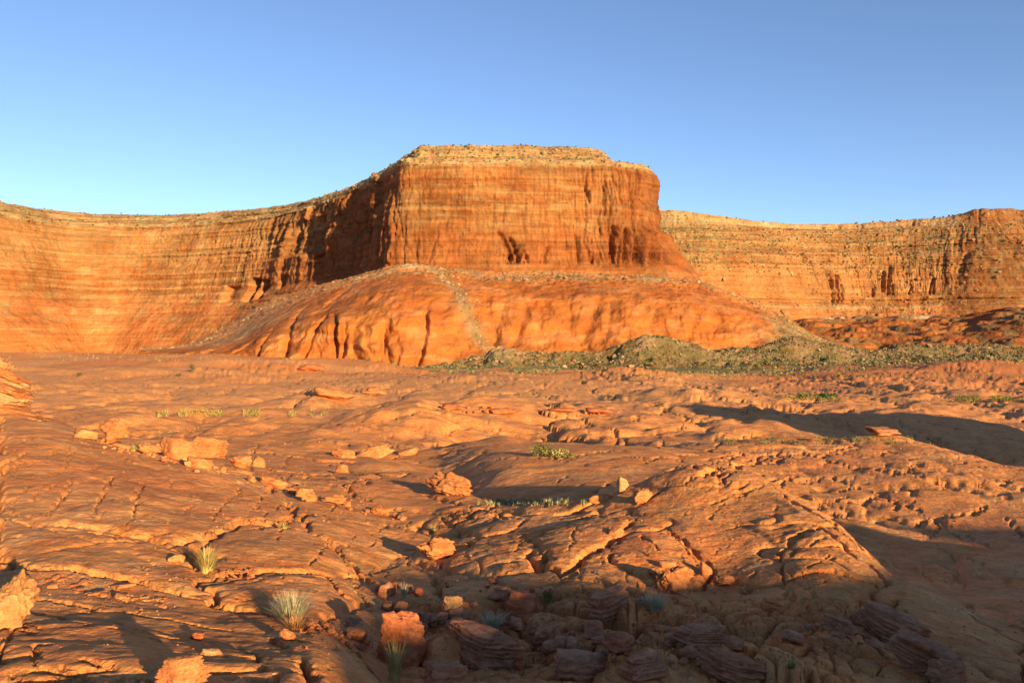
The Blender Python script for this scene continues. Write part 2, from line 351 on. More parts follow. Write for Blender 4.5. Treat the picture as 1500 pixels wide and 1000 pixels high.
def carve(pts, wpx, dep):
    global Zg
    W = [find(*p) for p in pts]
    jit = random.Random(int(pts[0][0] * 7 + pts[0][1]))
    for (a, b) in zip(W[:-1], W[1:]):
        if b[1] < 3.5 or abs(a[1] - b[1]) > .5 * max(a[1], b[1]): continue
        dm = .5 * (a[1] + b[1]); wd = max(wpx * dm / F * .9, .018)
        x0, x1 = min(a[0], b[0]) - 6 * wd, max(a[0], b[0]) + 6 * wd
        y0, y1 = min(a[1], b[1]) - 6 * wd - .02 * dm, max(a[1], b[1]) + 6 * wd + .02 * dm
        sel = (X > x0) & (X < x1) & (Y > y0) & (Y < y1)
        xs = X[sel]; ys = Y[sel]
        if xs.size == 0: continue
        xs = xs + wd * 3.0 * fbm(xs / (wd * 12), ys / (wd * 12), 3, 91); ys = ys + wd * 3.0 * fbm(xs / (wd * 12), ys / (wd * 12), 3, 92)
        ex, ey = b[0] - a[0], b[1] - a[1]; l2 = ex * ex + ey * ey + 1e-9
        t = np.clip(((xs - a[0]) * ex + (ys - a[1]) * ey) / l2, 0, 1)
        pitch = dm * dm / (F * max(.5, -.5 * (a[2] + b[2]))) * 1.5; an_ = min(1., wd / (.75 * pitch))
        dd = np.hypot(xs - a[0] - t * ex, (ys - a[1] - t * ey) * an_)
        vary = .45 + .9 * np.clip(.5 + fbm(xs / (wd * 22), ys / (wd * 22), 2, 93), 0, 1)
        G[sel] = np.maximum(G[sel], dep * wd * 3.0 * vary * np.exp(-(dd / (wd * vary)) ** 4))
SLABS = [  # outlines of single slabs seen in the photograph, and how far each stands proud (m)
 ([(0,604),(60,618),(110,624),(140,648),(220,666),(270,682),(330,694),(380,702),(420,737),(432,760),(410,770),(350,770),(300,788),(250,797),(200,790),(140,775),(60,768),(0,752)], .26),
 ([(0,758),(60,777),(140,782),(200,796),(250,805),(275,815),(290,850),(295,874),(270,867),(205,853),(110,836),(40,832),(0,818)], .20),
 ([(300,797),(350,776),(430,772),(480,792),(520,832),(530,848),(480,842),(400,838),(345,842),(310,850),(295,838)], .17),
 ([(300,860),(345,852),(400,846),(470,846),(510,862),(535,880),(480,906),(455,920),(400,897),(320,888)], .20),
 ([(0,895),(90,908),(230,928),(330,946),(380,962),(385,984),(230,988),(120,986),(0,990)], .13),
 ([(0,1003),(120,1000),(230,1002),(400,1000),(440,978),(455,1000),(460,1080),(0,1080)], .14),
 ([(400,935),(470,947),(520,957),(560,1000),(560,1040),(470,1040),(455,985),(420,957)], .15),
 ([(445,752),(520,764),(600,772),(640,790),(700,800),(770,800),(785,838),(720,850),(640,838),(590,815),(540,832),(500,802),(450,782)], .26),
 ([(528,862),(548,838),(590,822),(636,846),(640,878),(610,890),(560,882)], .22),
 ([(645,852),(700,852),(760,862),(745,888),(700,902),(650,896)], .18),
 ([(650,758),(715,748),(765,762),(755,776),(700,788)], .16),
 ([(775,790),(830,768),(870,757),(930,762),(905,780),(885,800),(850,825),(822,841),(796,832),(792,805)], .28),
 ([(825,850),(855,833),(880,846),(908,870),(910,886),(870,880),(818,872)], .16),
 ([(915,782),(950,768),(1000,790),(1040,835),(1030,862),(980,858),(930,840),(890,815)], .20),
 ([(700,915),(800,900),(900,925),(990,945),(1000,970),(900,976),(780,952)], .26),
 ([(1095,968),(1130,945),(1200,920),(1270,937),(1330,990),(1330,1020),(1150,1012)], .24),
 ([(1150,855),(1160,800),(1200,772),(1240,800),(1300,850),(1250,890),(1180,895)], .16),
 ([(930,890),(1000,872),(1100,880),(1145,905),(1120,930),(1030,925),(950,915)], .18),
 ([(1240,905),(1330,875),(1420,900),(1500,945),(1500,1010),(1400,960),(1310,930)], .20),
 ([(560,700),(620,725),(700,742),(760,752),(700,760),(620,752),(540,738),(500,712)], .22),
 ([(430,702),(500,690),(560,698),(520,715),(470,735),(440,728)], .22),
]
def slab(poly, h):
    global Zg
    W = np.array([find(*p)[:2] for p in poly])
    g = .6
    sel = (X > W[:, 0].min() - g) & (X < W[:, 0].max() + g) & (Y > W[:, 1].min() - g) & (Y < W[:, 1].max() + g)
    xs0 = X[sel]; ys0 = Y[sel]
    sz = .035 * (W[:, 1].mean())
    xs = xs0 + .22 * sz * fbm(xs0 / sz, ys0 / sz, 4, 95); ys = ys0 + .3 * sz * fbm(xs0 / sz, ys0 / sz, 4, 96)
    dd = np.full(xs.shape, 1e9); inside = np.zeros(xs.shape, bool)
    for a, b in zip(W, np.roll(W, -1, 0)):
        e = b - a; l2 = (e ** 2).sum() + 1e-9
        t = np.clip(((xs - a[0]) * e[0] + (ys - a[1]) * e[1]) / l2, 0, 1)
        dd = np.minimum(dd, np.hypot(xs - a[0] - t * e[0], ys - a[1] - t * e[1]))
        c = (a[1] > ys) != (b[1] > ys)
        inside ^= c & (xs < (b[0] - a[0]) * (ys - a[1]) / (b[1] - a[1] + 1e-12) + a[0])
    rr = .05 * W[:, 1].mean()
    lift = np.where(inside, h * (1 - .6 * np.exp(-dd / (rr * .9)) - .35 * np.exp(-dd / (rr * .15))), 0)
    gap = 2.0 * h * np.exp(-(dd / (.045 * rr + .012)) ** 2) * sst(-.35, .1, fbm(xs0 / (3 * sz), ys0 / (3 * sz), 2, 97))
    Zg[sel] = Zg[sel] + lift - gap
for poly, h in SLABS: slab(poly, h * .30)
PY = 500 - Zg / D * F
G = np.zeros_like(Zg)
for pts, wpx, dep, _ in CR: carve(pts, wpx, dep)
crnd = random.Random(4)
for (a, b), (c, d), cnt, dirs, ln, wp in [((0,420),(650,790),33,(.45,-1),(10,34),1.7600000000000002), ((0,420),(640,790),27,(1,.12),(4,14),1.6), ((0,480),(800,990),33,(1,.2),(6,26),1.7600000000000002), ((440,800),(740,840),22,(.7,-1),(5,22),1.6), ((800,1250),(700,860),25,(.9,-.6),(6,24),1.6),
                               ((1050,1500),(655,800),16,(1,-.35),(10,40),1.7), ((950,1250),(650,720),27,(1,-.3),(14,44),2.0), ((480,1100),(590,680),33,(1,-.25),(8,26),1.4400000000000002), ((1150,1500),(800,960),22,(1,.5),(10,40),2.0)]:
    for _ in range(cnt):
        x0 = crnd.uniform(a, b); y0 = crnd.uniform(c, d); l_ = crnd.uniform(*ln) * .5; n_ = math.hypot(*dirs)
        dx, dy = dirs[0] / n_ * l_ + crnd.uniform(-3, 3), dirs[1] / n_ * l_ + crnd.uniform(-2, 2)
        carve([(x0 - dx, y0 - dy), (x0 + crnd.uniform(-2, 2), y0), (x0 + dx, y0 + dy)], wp, .55)
Zg = Zg - G
PY = 500 - Zg / D * F

# ground albedo (stone colour only)
SAND = np.array([.57, .225, .064]); PALE = np.array([.63, .32, .125]); RED = np.array([.50, .17, .06]); ORNG = np.array([.56, .195, .05]); GREEN = np.array([.16, .15, .055])
def mixc(a, b, t): return a + (b - a) * t[..., None]
n = fbm(X / 4, Y / 4, 4, 80)
col = np.broadcast_to(SAND, X.shape + (3,)) * (1 + .18 * fbm(X / 1.3, Y / 1.3, 3, 81))[..., None]
col = mixc(col, PALE, .35 * sst(.0, .5, n)); col = mixc(col, RED, .4 * sst(.1, .55, fbm(X / 7, Y / 5, 4, 82)))
bedc = fbm((Zg + .16 * X - .1 * Y) / .12, X / 9 + Y / 14, 3, 83)
col = mixc(col, PALE, .2 * sst(.1, .5, bedc)); col = mixc(col, RED, .2 * sst(.15, .6, -bedc))
fr = sst(130, 320, D)
col = mixc(col, np.array([.67, .305, .10]), .8 * sst(50, 120, D))
col = mixc(col, ORNG, .75 * fr * sst(-.25, .25, fbm(X / 60, Y / 30, 3, 84)))
right = sst(1000, 1200, PXG)[None] * np.ones_like(D)
col = mixc(col, ORNG, .8 * right * sst(200, 280, D)); col = mixc(col, RED, .3 * right * sst(60, 110, D))
gm = sst(-.15, .15, fbm(X / 26, Y / 40, 4, 85) + .5 * sst(450, 600, D)) * sst(330, 460, D) * sst(500, 620, PXG)[None]
col = mixc(col, GREEN * 1.3, .85 * gm)
col = mixc(col, GREEN, .8 * sst(640, 700, D) * sst(420, 620, PXG)[None])
P = np.stack([X, Y, Zg], -1)
ground = grid_mesh('ground', P, col, M_slick)
def underfoot():
    xs = np.linspace(-14, 22, 220); ys = np.linspace(3.0, -16, 120); XX, YY = np.meshgrid(xs, ys)
    base = np.interp(xs, X[0], Zg[0])[None] - .10 * sst(2.3, 3.0, YY) - .03
    ZZ_ = base + .06 * fbm(XX / 1.4, YY / 1.4, 4, 120) * sst(2.4, 1.0, YY) * 1.0
    grid_mesh('rock_shelf', np.stack([XX, YY, ZZ_], -1), np.broadcast_to(SAND, XX.shape + (3,)), M_slick, flip=True)
underfoot(); P_ground = P

# ------------------------------------------------------------------ plain carrying on to the horizon, and ground around / behind the viewer
def flat_disc():
    n = 96; rr = np.array([0, 500, 1200, 2500, 5000, 9000.]); an = np.linspace(0, 2 * np.pi, n)
    P = np.stack([rr[:, None] * np.cos(an), rr[:, None] * np.sin(an), np.full((len(rr), n), -42.)], -1)
    c = np.broadcast_to(ORNG * .9, P.shape)
    grid_mesh('desert_plain', P, c, M_talus)
flat_disc()

# rocky ridge behind the viewer's right shoulder: its crest is what keeps the gully in shade
edge_px = [(505,985),(545,930),(600,905),(700,868),(735,856),(800,862),(880,868),(950,872),(1010,868),(1100,866),(1150,862),(1210,868),(1320,848)]
edge_far = [(1260,772),(1340,778),(1430,795),(1500,812)]
sh = Vector((math.sin(SA), -math.cos(SA), 0)); sp = Vector((math.cos(SA), math.sin(SA), 0)); te = math.tan(SE)
pr = []
for p in edge_px + edge_far:
    q = Vector(find(*p)); pr.append((q.dot(sp), q.z, q.dot(sh)))
pr.sort()
print('shadow profile', [(round(a, 2), round(b - te * c, 2)) for a, b, c in pr])
RD = 25.0    # horizontal distance of the crest towards the sun
uu = np.array([a for a, b, c in pr]); hh_ = np.array([b + te * (RD - c) + .12 for a, b, c in pr])
def ridge():
    us = np.linspace(-16, 52, 300); tt = np.linspace(-9, 16, 90)
    order = np.argsort(uu); ub = uu[order]; hb = hh_[order]
    crest = np.interp(us, ub, hb, left=hb[0] - 3.5, right=hb[-1])
    crest = np.where(us < ub[0], hb[0] - (ub[0] - us) * .9, crest)
    crest = np.where(us > ub[-1], hb[-1] - (us - ub[-1]) * .15, crest)
    crest = np.maximum(crest, -3.0)
    U, T = np.meshgrid(us, tt)
    base = -2.6
    prof = np.exp(-(T / np.where(T < 0, 5.0, 9.0)) ** 2)
    Z = base + (np.broadcast_to(crest, U.shape) - base) * prof
    Z = Z + (.25 * fbm(U / 2.5, T / 2.5, 4, 101)) * (1 - prof) * sst(-9, -6, T)
    XX = U * sp.x + (RD + T) * sh.x; YY = U * sp.y + (RD + T) * sh.y
    keep = YY
    P = np.stack([XX, YY, Z], -1)
    c = np.broadcast_to(SAND, P.shape)
    grid_mesh('rock_ridge', P, c, M_slick)
ridge()
# unseen sandstone knobs added beyond the right-hand edge to cast the long valley shadow
def knob(bx, by, rk, top, seed):
    t_, zz = np.linspace(0, 2 * np.pi, 160), np.linspace(0, 1, 90)
    A_, H = np.meshgrid(t_, zz); H = H[::-1]
    cx, cy = bx + 34 * SUNV.x / math.cos(SE), by + 34 * SUNV.y / math.cos(SE)
    rad = rk * (1.9 - 1.15 * H ** .8) * np.sqrt(np.clip(1 - np.clip((H - .82) / .18, 0, 1) ** 2, 0, 1)); rad = rad * (1 + .12 * fbm(np.cos(A_) * 2 + 5, np.sin(A_) * 2 + H * 3, 4, seed) + .04 * np.sign(np.sin(H * 70)))
    P = np.stack([cx + rad * np.cos(A_) * 1.0, cy + rad * np.sin(A_), -10 + top * H + 0 * A_], -1)
    grid_mesh('shade_knob', P, np.broadcast_to(SAND, P.shape), M_slick)
knob(39, 61, 4.2, 17, 110); knob(47, 66, 6.5, 16.5, 114); knob(57, 72, 7.5, 15.5, 118)

# ------------------------------------------------------------------ cliffs: plan line of the cliff top, swept by a layered profile
def plan(px, d): return ((px - 750) / F * d, d)
def cliff(name, stations, z_lv, n_s, n_z, seed, flute, strata_amp, colf, marks=(), zthick=(3, 9)):
    """stations: (px, distance, [outward offset of each level], flute strength low, flute strength high)"""
    K = np.array([plan(a, b) for a, b, *_ in stations])
    sl = np.concatenate([[0], np.cumsum(np.hypot(*np.diff(K, axis=0).T))])
    fine = np.linspace(0, sl[-1], 4000); C0 = crom(sl, K, fine)
    # sample in proportion to how wide each stretch looks
    ang = np.unwrap(np.arctan2(C0[:, 0], C0[:, 1])); wgt = np.abs(np.gradient(ang)) * 1200 + np.gradient(fine) * .18
    cw = np.concatenate([[0], np.cumsum(.5 * (wgt[1:] + wgt[:-1]))]); s = np.interp(np.linspace(0, cw[-1], n_s), cw, fine)
    Q = crom(sl, K, s)
    T = np.gradient(Q, s, axis=0); T /= np.linalg.norm(T, axis=1)[:, None]
    k = 25; Tn = T.copy()
    for ax in (0, 1): Tn[:, ax] = np.convolve(np.pad(T[:, ax], k, 'edge'), np.ones(2 * k + 1) / (2 * k + 1), 'valid')
    Tn /= np.linalg.norm(Tn, axis=1)[:, None]
    Nn = np.stack([Tn[:, 1], -Tn[:, 0]], 1)                    # points to the viewer's side
    OFF = np.array([c for _, _, c, *_ in stations], float)     # station, level
    FL = np.array([[e, g] for _, _, _, e, g in stations], float)
    o_s = pchip(sl, OFF, s); fl = pchip(sl, FL, s)
    z_lv = np.array(z_lv, float)
    zt = np.linspace(0, len(z_lv) - 1, n_z)
    wz = np.interp(zt, np.arange(len(z_lv)), z_lv)
    # even spacing in height+offset
    off = np.stack([np.interp(zt, np.arange(len(z_lv)), o_s[i]) for i in range(n_s)], 1)   # n_z, n_s
    arc = np.concatenate([[0], np.cumsum(np.abs(np.diff(wz)) + .22 * np.abs(np.diff(off.mean(1))))])
    zt = np.interp(np.linspace(0, arc[-1], n_z), arc, zt)
    wz = np.interp(zt, np.arange(len(z_lv)), z_lv)
    off = np.stack([np.interp(zt, np.arange(len(z_lv)), o_s[i]) for i in range(n_s)], 1)
    S, Z = np.meshgrid(s, wz)
    rg = np.random.RandomState(seed)
    # strata: every bed stands proud or recessed by its own amount, and fades in and out along the wall
    zb = [z_lv.min()]
    while zb[-1] < z_lv.max(): zb.append(zb[-1] + rg.uniform(*zthick))
    zb = np.array(zb); ob = rg.uniform(-1, 1, len(zb)); ob2 = rg.uniform(0, 60, len(zb))
    Zw = Z + 2.2 * fbm(S / 160, Z / 60, 3, seed) + .8 * fbm(S / 25, Z / 12, 3, seed + 1)
    bi = np.clip(np.searchsorted(zb, Zw) - 1, 0, len(zb) - 2)
    fr = (Zw - zb[bi]) / (zb[bi + 1] - zb[bi])
    amp_s = .35 + .9 * np.clip(.5 + 1.2 * pn(S / 55, ob2[bi], seed + 2), 0, 1.2)
    bed = ob[bi] * amp_s + (1 - fr) * .5 * amp_s
    stv = np.interp(Z, z_lv[::-1] if z_lv[0] > z_lv[-1] else z_lv, (np.array(strata_amp)[::-1] if z_lv[0] > z_lv[-1] else np.array(strata_amp)))
    disp = bed * stv * (1 + (1.1 * (1 - sst(400, 500, Q[:, 0] / Q[:, 1] * F + 750))[None] if seed == 300 else 0))
    # vertical joints, pillars and flutes
    wS = S + 5 * fbm(S / 40, Z / 50, 3, seed + 3)
    f1, f2, cid, _, _ = worley(wS / 14, Z / 110, seed + 4)
    g1, g2, cid2, _, _ = worley(wS / 5.5 + 3, Z / 60, seed + 5)
    col1 = (_rv[cid, 1] - .5) * 1.6 - .8 * gauss((f2 - f1) * 14 / 1.6)
    col2 = (_rv[cid2, 2] - .5) * .6 - .5 * gauss((g2 - g1) * 5.5 / .8)
    big = fbm(S / 60, Z / 260, 3, seed + 6)
    flz = np.where(Z > 165, fl[:, 1][None], fl[:, 0][None]) + 0 * Z
    t = sst(158, 172, Z); flz = fl[:, 0][None] * (1 - t) + fl[:, 1][None] * t
    cut = sst(100, 118, Z) * (1 - sst(252, 262, Z)) if flute else 0
    disp = disp + cut * flz * (col1 + col2 + 1.4 * big)
    disp = disp + 2.0 * fbm(S / 35, Z / 30, 4, seed + 7) + .8 * fbm(S / 7, Z / 6, 3, seed + 8)
    rubble = (1 - cut if flute else 0)
    disp = disp + 1.2 * fbm(S / 6, Z / 3, 3, seed + 9) * sst(250, 262, Z)
    # single flakes, slots and alcoves seen in the photograph: (px, z from, z to, lean px, width m, depth m)
    pxs = Q[:, 0] / Q[:, 1] * F + 750
    for (px, za, zc, lean, wd, dep) in marks:
        m_i = np.argmin(np.abs(pxs - px) + (np.arange(n_s) > n_s * .985) * 1e3); s0 = s[m_i]
        dpx = Q[m_i, 1] / F
        tz = np.clip((Z - za) / (zc - za), 0, 1)
        sc = s0 + lean * dpx * (tz ** 1.4)
        inside = sst(za - 3, za + 1, Z) * (1 - sst(zc - 6, zc + 2, Z))
        u = (S - sc) / wd
        disp = disp - dep * inside * np.where(u > 0, np.exp(-(u / 1.0) ** 2), np.exp(-(u / .3) ** 4))
    O = off + disp
    Xc = Q[:, 0][None] + Nn[:, 0][None] * O; Yc = Q[:, 1][None] + Nn[:, 1][None] * O
    P = np.stack([Xc, Yc, Z + 1.0 * fbm(S / 30, off / 30, 3, seed + 10) * (1 - cut if flute else 1)], -1)
    P[..., 2] += 1.5 * fbm(Xc / 25, Yc / 25, 3, seed + 12) * sst(255, 280, Z)
    if seed == 400: P[..., 2] += sst(262, 285, Z) * (9 * sst(1395, 1435, pxs) * (1 - .5 * sst(1488, 1500, pxs)) + 3 * sst(1385, 1400, pxs) - 6 * gauss((pxs - 1200) / 110) + 20 * (1 - sst(950, 1130, pxs)))[None]
    c = colf(S, Z, pxs, Zw, ob[bi], O, disp)
    grid_mesh(name, P, c, M_cliff, flip=False)
    return dict(s=s, px=pxs, Q=Q, N=Nn, P=P, Z=wz)

TAN = np.array([0.332, 0.189, 0.074]); BUFF = np.array([0.409, 0.269, 0.131]); OCH = np.array([0.309, 0.132, 0.041]); BRN = np.array([0.237, 0.083, 0.026]); DEEP = np.array([0.261, 0.08, 0.021])
def col_main(S, Z, pxs, Zw, bed, O, disp):
    lw = (1 - sst(360, 480, pxs))[None] * np.ones_like(Z)      # left wall is paler and more yellow
    rc = sst(880, 935, pxs)[None] * np.ones_like(Z)
    c = np.broadcast_to(OCH, Z.shape + (3,)) * (1 + .22 * bed)[..., None]
    c = mixc(c, BRN, .65 * sst(-.1, .4, fbm(S / 40, Z / 14, 4, 200)) * (1 - .6 * lw))
    c = mixc(c, TAN, .6 * sst(.0, .4, fbm(S / 70, Z / 9, 4, 201)))
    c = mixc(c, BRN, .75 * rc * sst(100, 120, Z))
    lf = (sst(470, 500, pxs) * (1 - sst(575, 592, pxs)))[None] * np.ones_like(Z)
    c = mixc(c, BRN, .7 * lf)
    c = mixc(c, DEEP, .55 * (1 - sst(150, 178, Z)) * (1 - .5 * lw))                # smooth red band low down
    c = mixc(c, TAN * 1.1, .35 * lw * sst(150, 190, Z))
    c = mixc(c, TAN * 1.02, .55 * lw * sst(.0, .3, bed + .5 * fbm(S / 60, Z / 8, 3, 202)))
    cap = sst(250, 258, Zw)
    capc = mixc(np.broadcast_to(BUFF * .86, Z.shape + (3,)), BRN * 1.1, .5 * sst(.0, .4, fbm(S / 25, Zw / 5, 3, 203)))
    capc = mixc(capc, np.array([.34, .27, .12]), .5 * sst(-.05, .3, fbm(S / 14, O / 10, 3, 204)))
    c = mixc(c, capc, cap)
    varn = sst(.1, .45, fbm(S / 5, Z / 70, 4, 205)) * (1 - cap) * sst(105, 120, Z)
    c = mixc(c, BRN * .62, .42 * varn * (1 - .9 * lw))
    low = 1 - sst(70, 108, Z)
    lc = mixc(np.broadcast_to(np.array([.42, .165, .058]), Z.shape + (3,)), TAN, .35 * sst(.1, .5, fbm(S / 90, Z / 6, 3, 206)))
    lc = mixc(lc, np.array([.30, .26, .12]), .45 * sst(.15, .5, fbm(S / 40, Z / 20, 4, 207)))
    lc = mixc(lc, np.array([.40, .15, .045]), .7 * (1 - sst(30, 62, Z + 8 * fbm(S / 80, Z / 20, 3, 208))))
    return mixc(c, lc, low)
zl = [293, 294, 282, 272, 266, 252, 200, 166, 160, 108, 88, 60, 20, -45]
def L_(set_cap, *o): return [-set_cap * 4, -set_cap] + list(o)
LW = dict(cap=[-380, -55, -42, -30, -16, 0], )
stA = [
 (-330,1400, [-380,-60,-44,-34,-14,0, 22,32,37,50,58,76,110,160], .5, .6),
 (-190,1440, [-380,-60,-44,-34,-14,0, 22,32,37,50,58,76,110,160], .5, .6),
 (-100,1520, [-380,-60,-44,-34,-14,0, 22,32,37,50,58,76,110,160], .5, .6),
 (0, 1620,   [-380,-60,-44,-34,-14,0, 22,32,37,50,58,76,110,160], .5, .6),
 (100,1750,  [-380,-60,-44,-34,-14,0, 22,32,37,50,58,76,110,160], .5, .6),
 (200,1790,  [-380,-60,-44,-34,-14,0, 22,32,37,50,58,76,110,160], .5, .6),
 (300,1745,  [-380,-60,-44,-34,-14,0, 22,32,37,50,58,76,110,160], .8, 1.5),
 (400,1640,  [-380,-60,-44,-34,-14,0, 18,28,34,46,56,76,110,170], 2.5, 4.0),
 (460,1500,  [-380,-60,-44,-34,-14,0, 12,20,34,40,50,80,120,200], 5.0, 10),
 (515,1360,  [-380,-50,-38,-30,-12,0, 8,12,14,20,30,60,100,160], 8.0, 12.0),
 (555,1236,  [-380,-46,-36,-30,-12,0, 8,12,13,20,30,60,100,160], 8.0, 11.0),
 (569,1198,  [-380,-46,-36,-30,-10,0, 6,10,11,18,30,60,100,160], 4.0, 5.0),
 (580,1166,  [-380,-46,-36,-30,-10,0, 6,10,11,18,30,60,100,160], 3.5, 3.0),
 (592,1152,  [-380,-46,-36,-30,-10,0, 6,8,9,14,24,50,90,150], 2.0, 1.6),
 (615,1149,  [-380,-46,-36,-30,-10,0, 6,8,9,14,24,50,90,150], 1.2, .7),
 (680,1146,  [-380,-46,-36,-30,-10,0, 6,8,9,14,24,50,90,150], .6, .5),
 (780,1150,  [-380,-46,-36,-30,-10,0, 6,8,9,14,24,50,90,150], .6, .4),
 (860,1158,  [-380,-46,-36,-28,-10,0, 6,8,9,16,26,50,90,150], 2.6, 2.0),
 (915,1168,  [-380,-70,-58,-44,-14,0, 6,10,13,26,36,60,100,150], 6.5, 5.0),
 (950,1188,  [-380,-110,-96,-76,-16,0, 2,4,20,54,66,80,110,150], 7.0, 6.0),
 (960,1290,  [-380,-110,-96,-76,-16,0, 2,4,20,60,70,90,110,150], 4.0, 3.0),
 (962,1450,  [-380,-60,-44,-30,-10,0, 6,12,24,60,70,90,110,150], 3.0, 3.0),
 (958,1700,  [-380,-60,-44,-30,-10,0, 6,12,24,60,70,90,110,150], 2.0, 2.0),
]
#               px  z0  z1  lean w  depth
marksA = [(748,112,158,-20,7,11),(757,112,150,-14,5,9),(735,170,196,4,3,4),(742,112,128,4,5,5),(740,112,140,22,5,7),(752,112,132,14,6,6),(764,112,124,6,4,6),(770,112,126,-3,3,5),(794,112,136,5,5,7),(788,112,126,4,3,5),
          (842,112,150,-2,4,6),(862,112,132,-4,5,10),(888,112,168,6,6,16),(905,112,165,8,7,16),(918,112,172,12,5,14),(930,112,160,14,7,16),(940,112,168,16,5,14),(882,182,246,2,4,7),(922,178,250,-2,5,9),(938,176,250,0,5,9),(905,200,250,2,4,6),(897,112,150,5,3,8),(856,214,246,2,3,6),(860,200,222,-4,4,7),(870,112,130,5,4,5),
          (612,112,150,2,3,3),(630,112,150,12,3,3),(395,80,128,4,20,36),(412,84,124,0,20,30),(362,82,116,0,26,16),(425,170,232,0,9,16),(447,165,236,0,8,16),(470,160,240,2,9,20),(440,100,128,0,14,16),(490,112,240,3,5,9),(505,112,240,3,6,12),(540,130,240,2,6,12),(525,112,230,2,8,16),(460,180,240,2,4,9),(440,185,235,2,4,8),(415,190,235,2,4,7),(553,112,210,1,6,14),(566,112,190,0,5,12),(574,112,170,0,4,10),
          (478,150,158,10,26,16),(545,108,150,0,14,10)]
stz = [0, .5, 4.0, 3, 4, 1.9, 1.8, 1.5, 1.0, .6, 1.6, 1.0, .5, .3]
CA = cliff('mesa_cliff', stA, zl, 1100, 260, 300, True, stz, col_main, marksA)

def col_right(S, Z, pxs, Zw, bed, O, disp):
    c = np.broadcast_to(np.array([.36, .18, .07]), Z.shape + (3,)) * (1 + .25 * bed)[..., None]
    c = mixc(c, OCH, .6 * sst(-.1, .3, fbm(S / 90, Z / 10, 4, 220)))
    c = mixc(c, TAN, .5 * sst(.0, .4, fbm(S / 60, Z / 7, 4, 221)))
    c = mixc(c, OCH, .5 * (1 - sst(120, 200, Z)))
    cap = sst(262, 272, Zw)
    c = mixc(c, BUFF, .85 * cap * (1 - sst(1395, 1430, pxs))[None])
    c = mixc(c, np.array([.30, .24, .10]), .55 * sst(.0, .35, fbm(S / 12, O / 9, 4, 222)) * sst(196, 230, Z) * (1 - cap))
    c = mixc(c, np.array([.30, .24, .10]), .65 * sst(-.1, .3, fbm(S / 12, O / 9, 4, 225)) * sst(150, 200, Z) * (1 - sst(1000, 1090, pxs))[None])
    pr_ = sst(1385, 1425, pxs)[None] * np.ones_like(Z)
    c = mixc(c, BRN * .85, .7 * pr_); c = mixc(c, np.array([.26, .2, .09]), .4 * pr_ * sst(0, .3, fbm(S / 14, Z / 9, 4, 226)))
    low = 1 - sst(66, 84, Z)
    lc = mixc(np.broadcast_to(np.array([.40, .15, .05]), Z.shape + (3,)), TAN, .5 * sst(.1, .4, fbm(S / 90, Z / 5, 3, 223)))
    lc = mixc(lc, np.array([.30, .24, .11]), .4 * sst(.1, .4, fbm(S / 40, Z / 12, 3, 224)))
    c = mixc(c, lc, low)
    c = mixc(c, BUFF, .8 * gauss((Zw - 74) / 3) * sst(1060, 1100, pxs)[None] * (1 - sst(1340, 1400, pxs))[None])
    return c
def roff(a=1., b=1.): return [-400, -20, -12 * b, -6, 8 * b, 34 * b, 90 * a, 116 * a, 122 * a, 146 * a, 150 * a, 176 * a, 210 * a, 300 * a]
stB = [
 (860,1900, roff(), 1, 1), (930,1880, roff(), 1, 1), (1000,1860, roff(), 1, 1), (1080,1875, roff(), 1.5, 1), (1160,1915, roff(), 2.0, 1.2), (1240,1925, roff(), 1.5, 1),
 (1310,1900, roff(), 1.5, 1), (1370,1862, roff(), 2.0, 1), (1405,1835, roff(.97, .9), 3, 3), (1430,1815, roff(.98, .9), 2, 2.5), (1450,1805, roff(.98, .9), 2, 3), (1480,1800, roff(.98, .9), 2, 3), (1500,1800, roff(.98, .9), 2, 3),
 (1540,1780, roff(.98, .8), 3, 4), (1600,1760, roff(.98, .8), 3, 4), (1720,1720, roff(.98, .8), 3, 4)]
zr = [293, 292, 284, 276, 268, 252, 200, 166, 160, 108, 84, 60, 20, -45]
marksB = [(1140,180,205,4,9,14),(1148,170,185,2,5,10),(1168,86,140,4,9,14),(1178,84,150,6,7,16),(1186,84,130,3,5,10),(1170,120,165,-3,12,14),(1272,110,160,6,8,12),(1284,104,170,8,7,12),(1292,104,130,2,5,8),(1250,100,120,2,6,9),(1325,104,122,6,5,8),(1365,104,140,6,6,10),(1373,104,124,2,5,8),
          (1230,272,292,1,5,9),(1262,272,292,1,4,7),(1336,272,292,2,4,7),(1130,104,120,8,6,6),(1433,262,300,2,5,4),(1461,262,304,1,7,5),(1410,150,200,8,9,8),(1466,130,190,6,9,9)]
CB = cliff('far_cliff', stB, zr, 760, 230, 400, True, [0, .5, 2.6, 2.2, 6, 6, 6.5, 5, 3.5, 2.2, 8, 4.5, 2, .5], col_right, marksB, zthick=(3, 10))

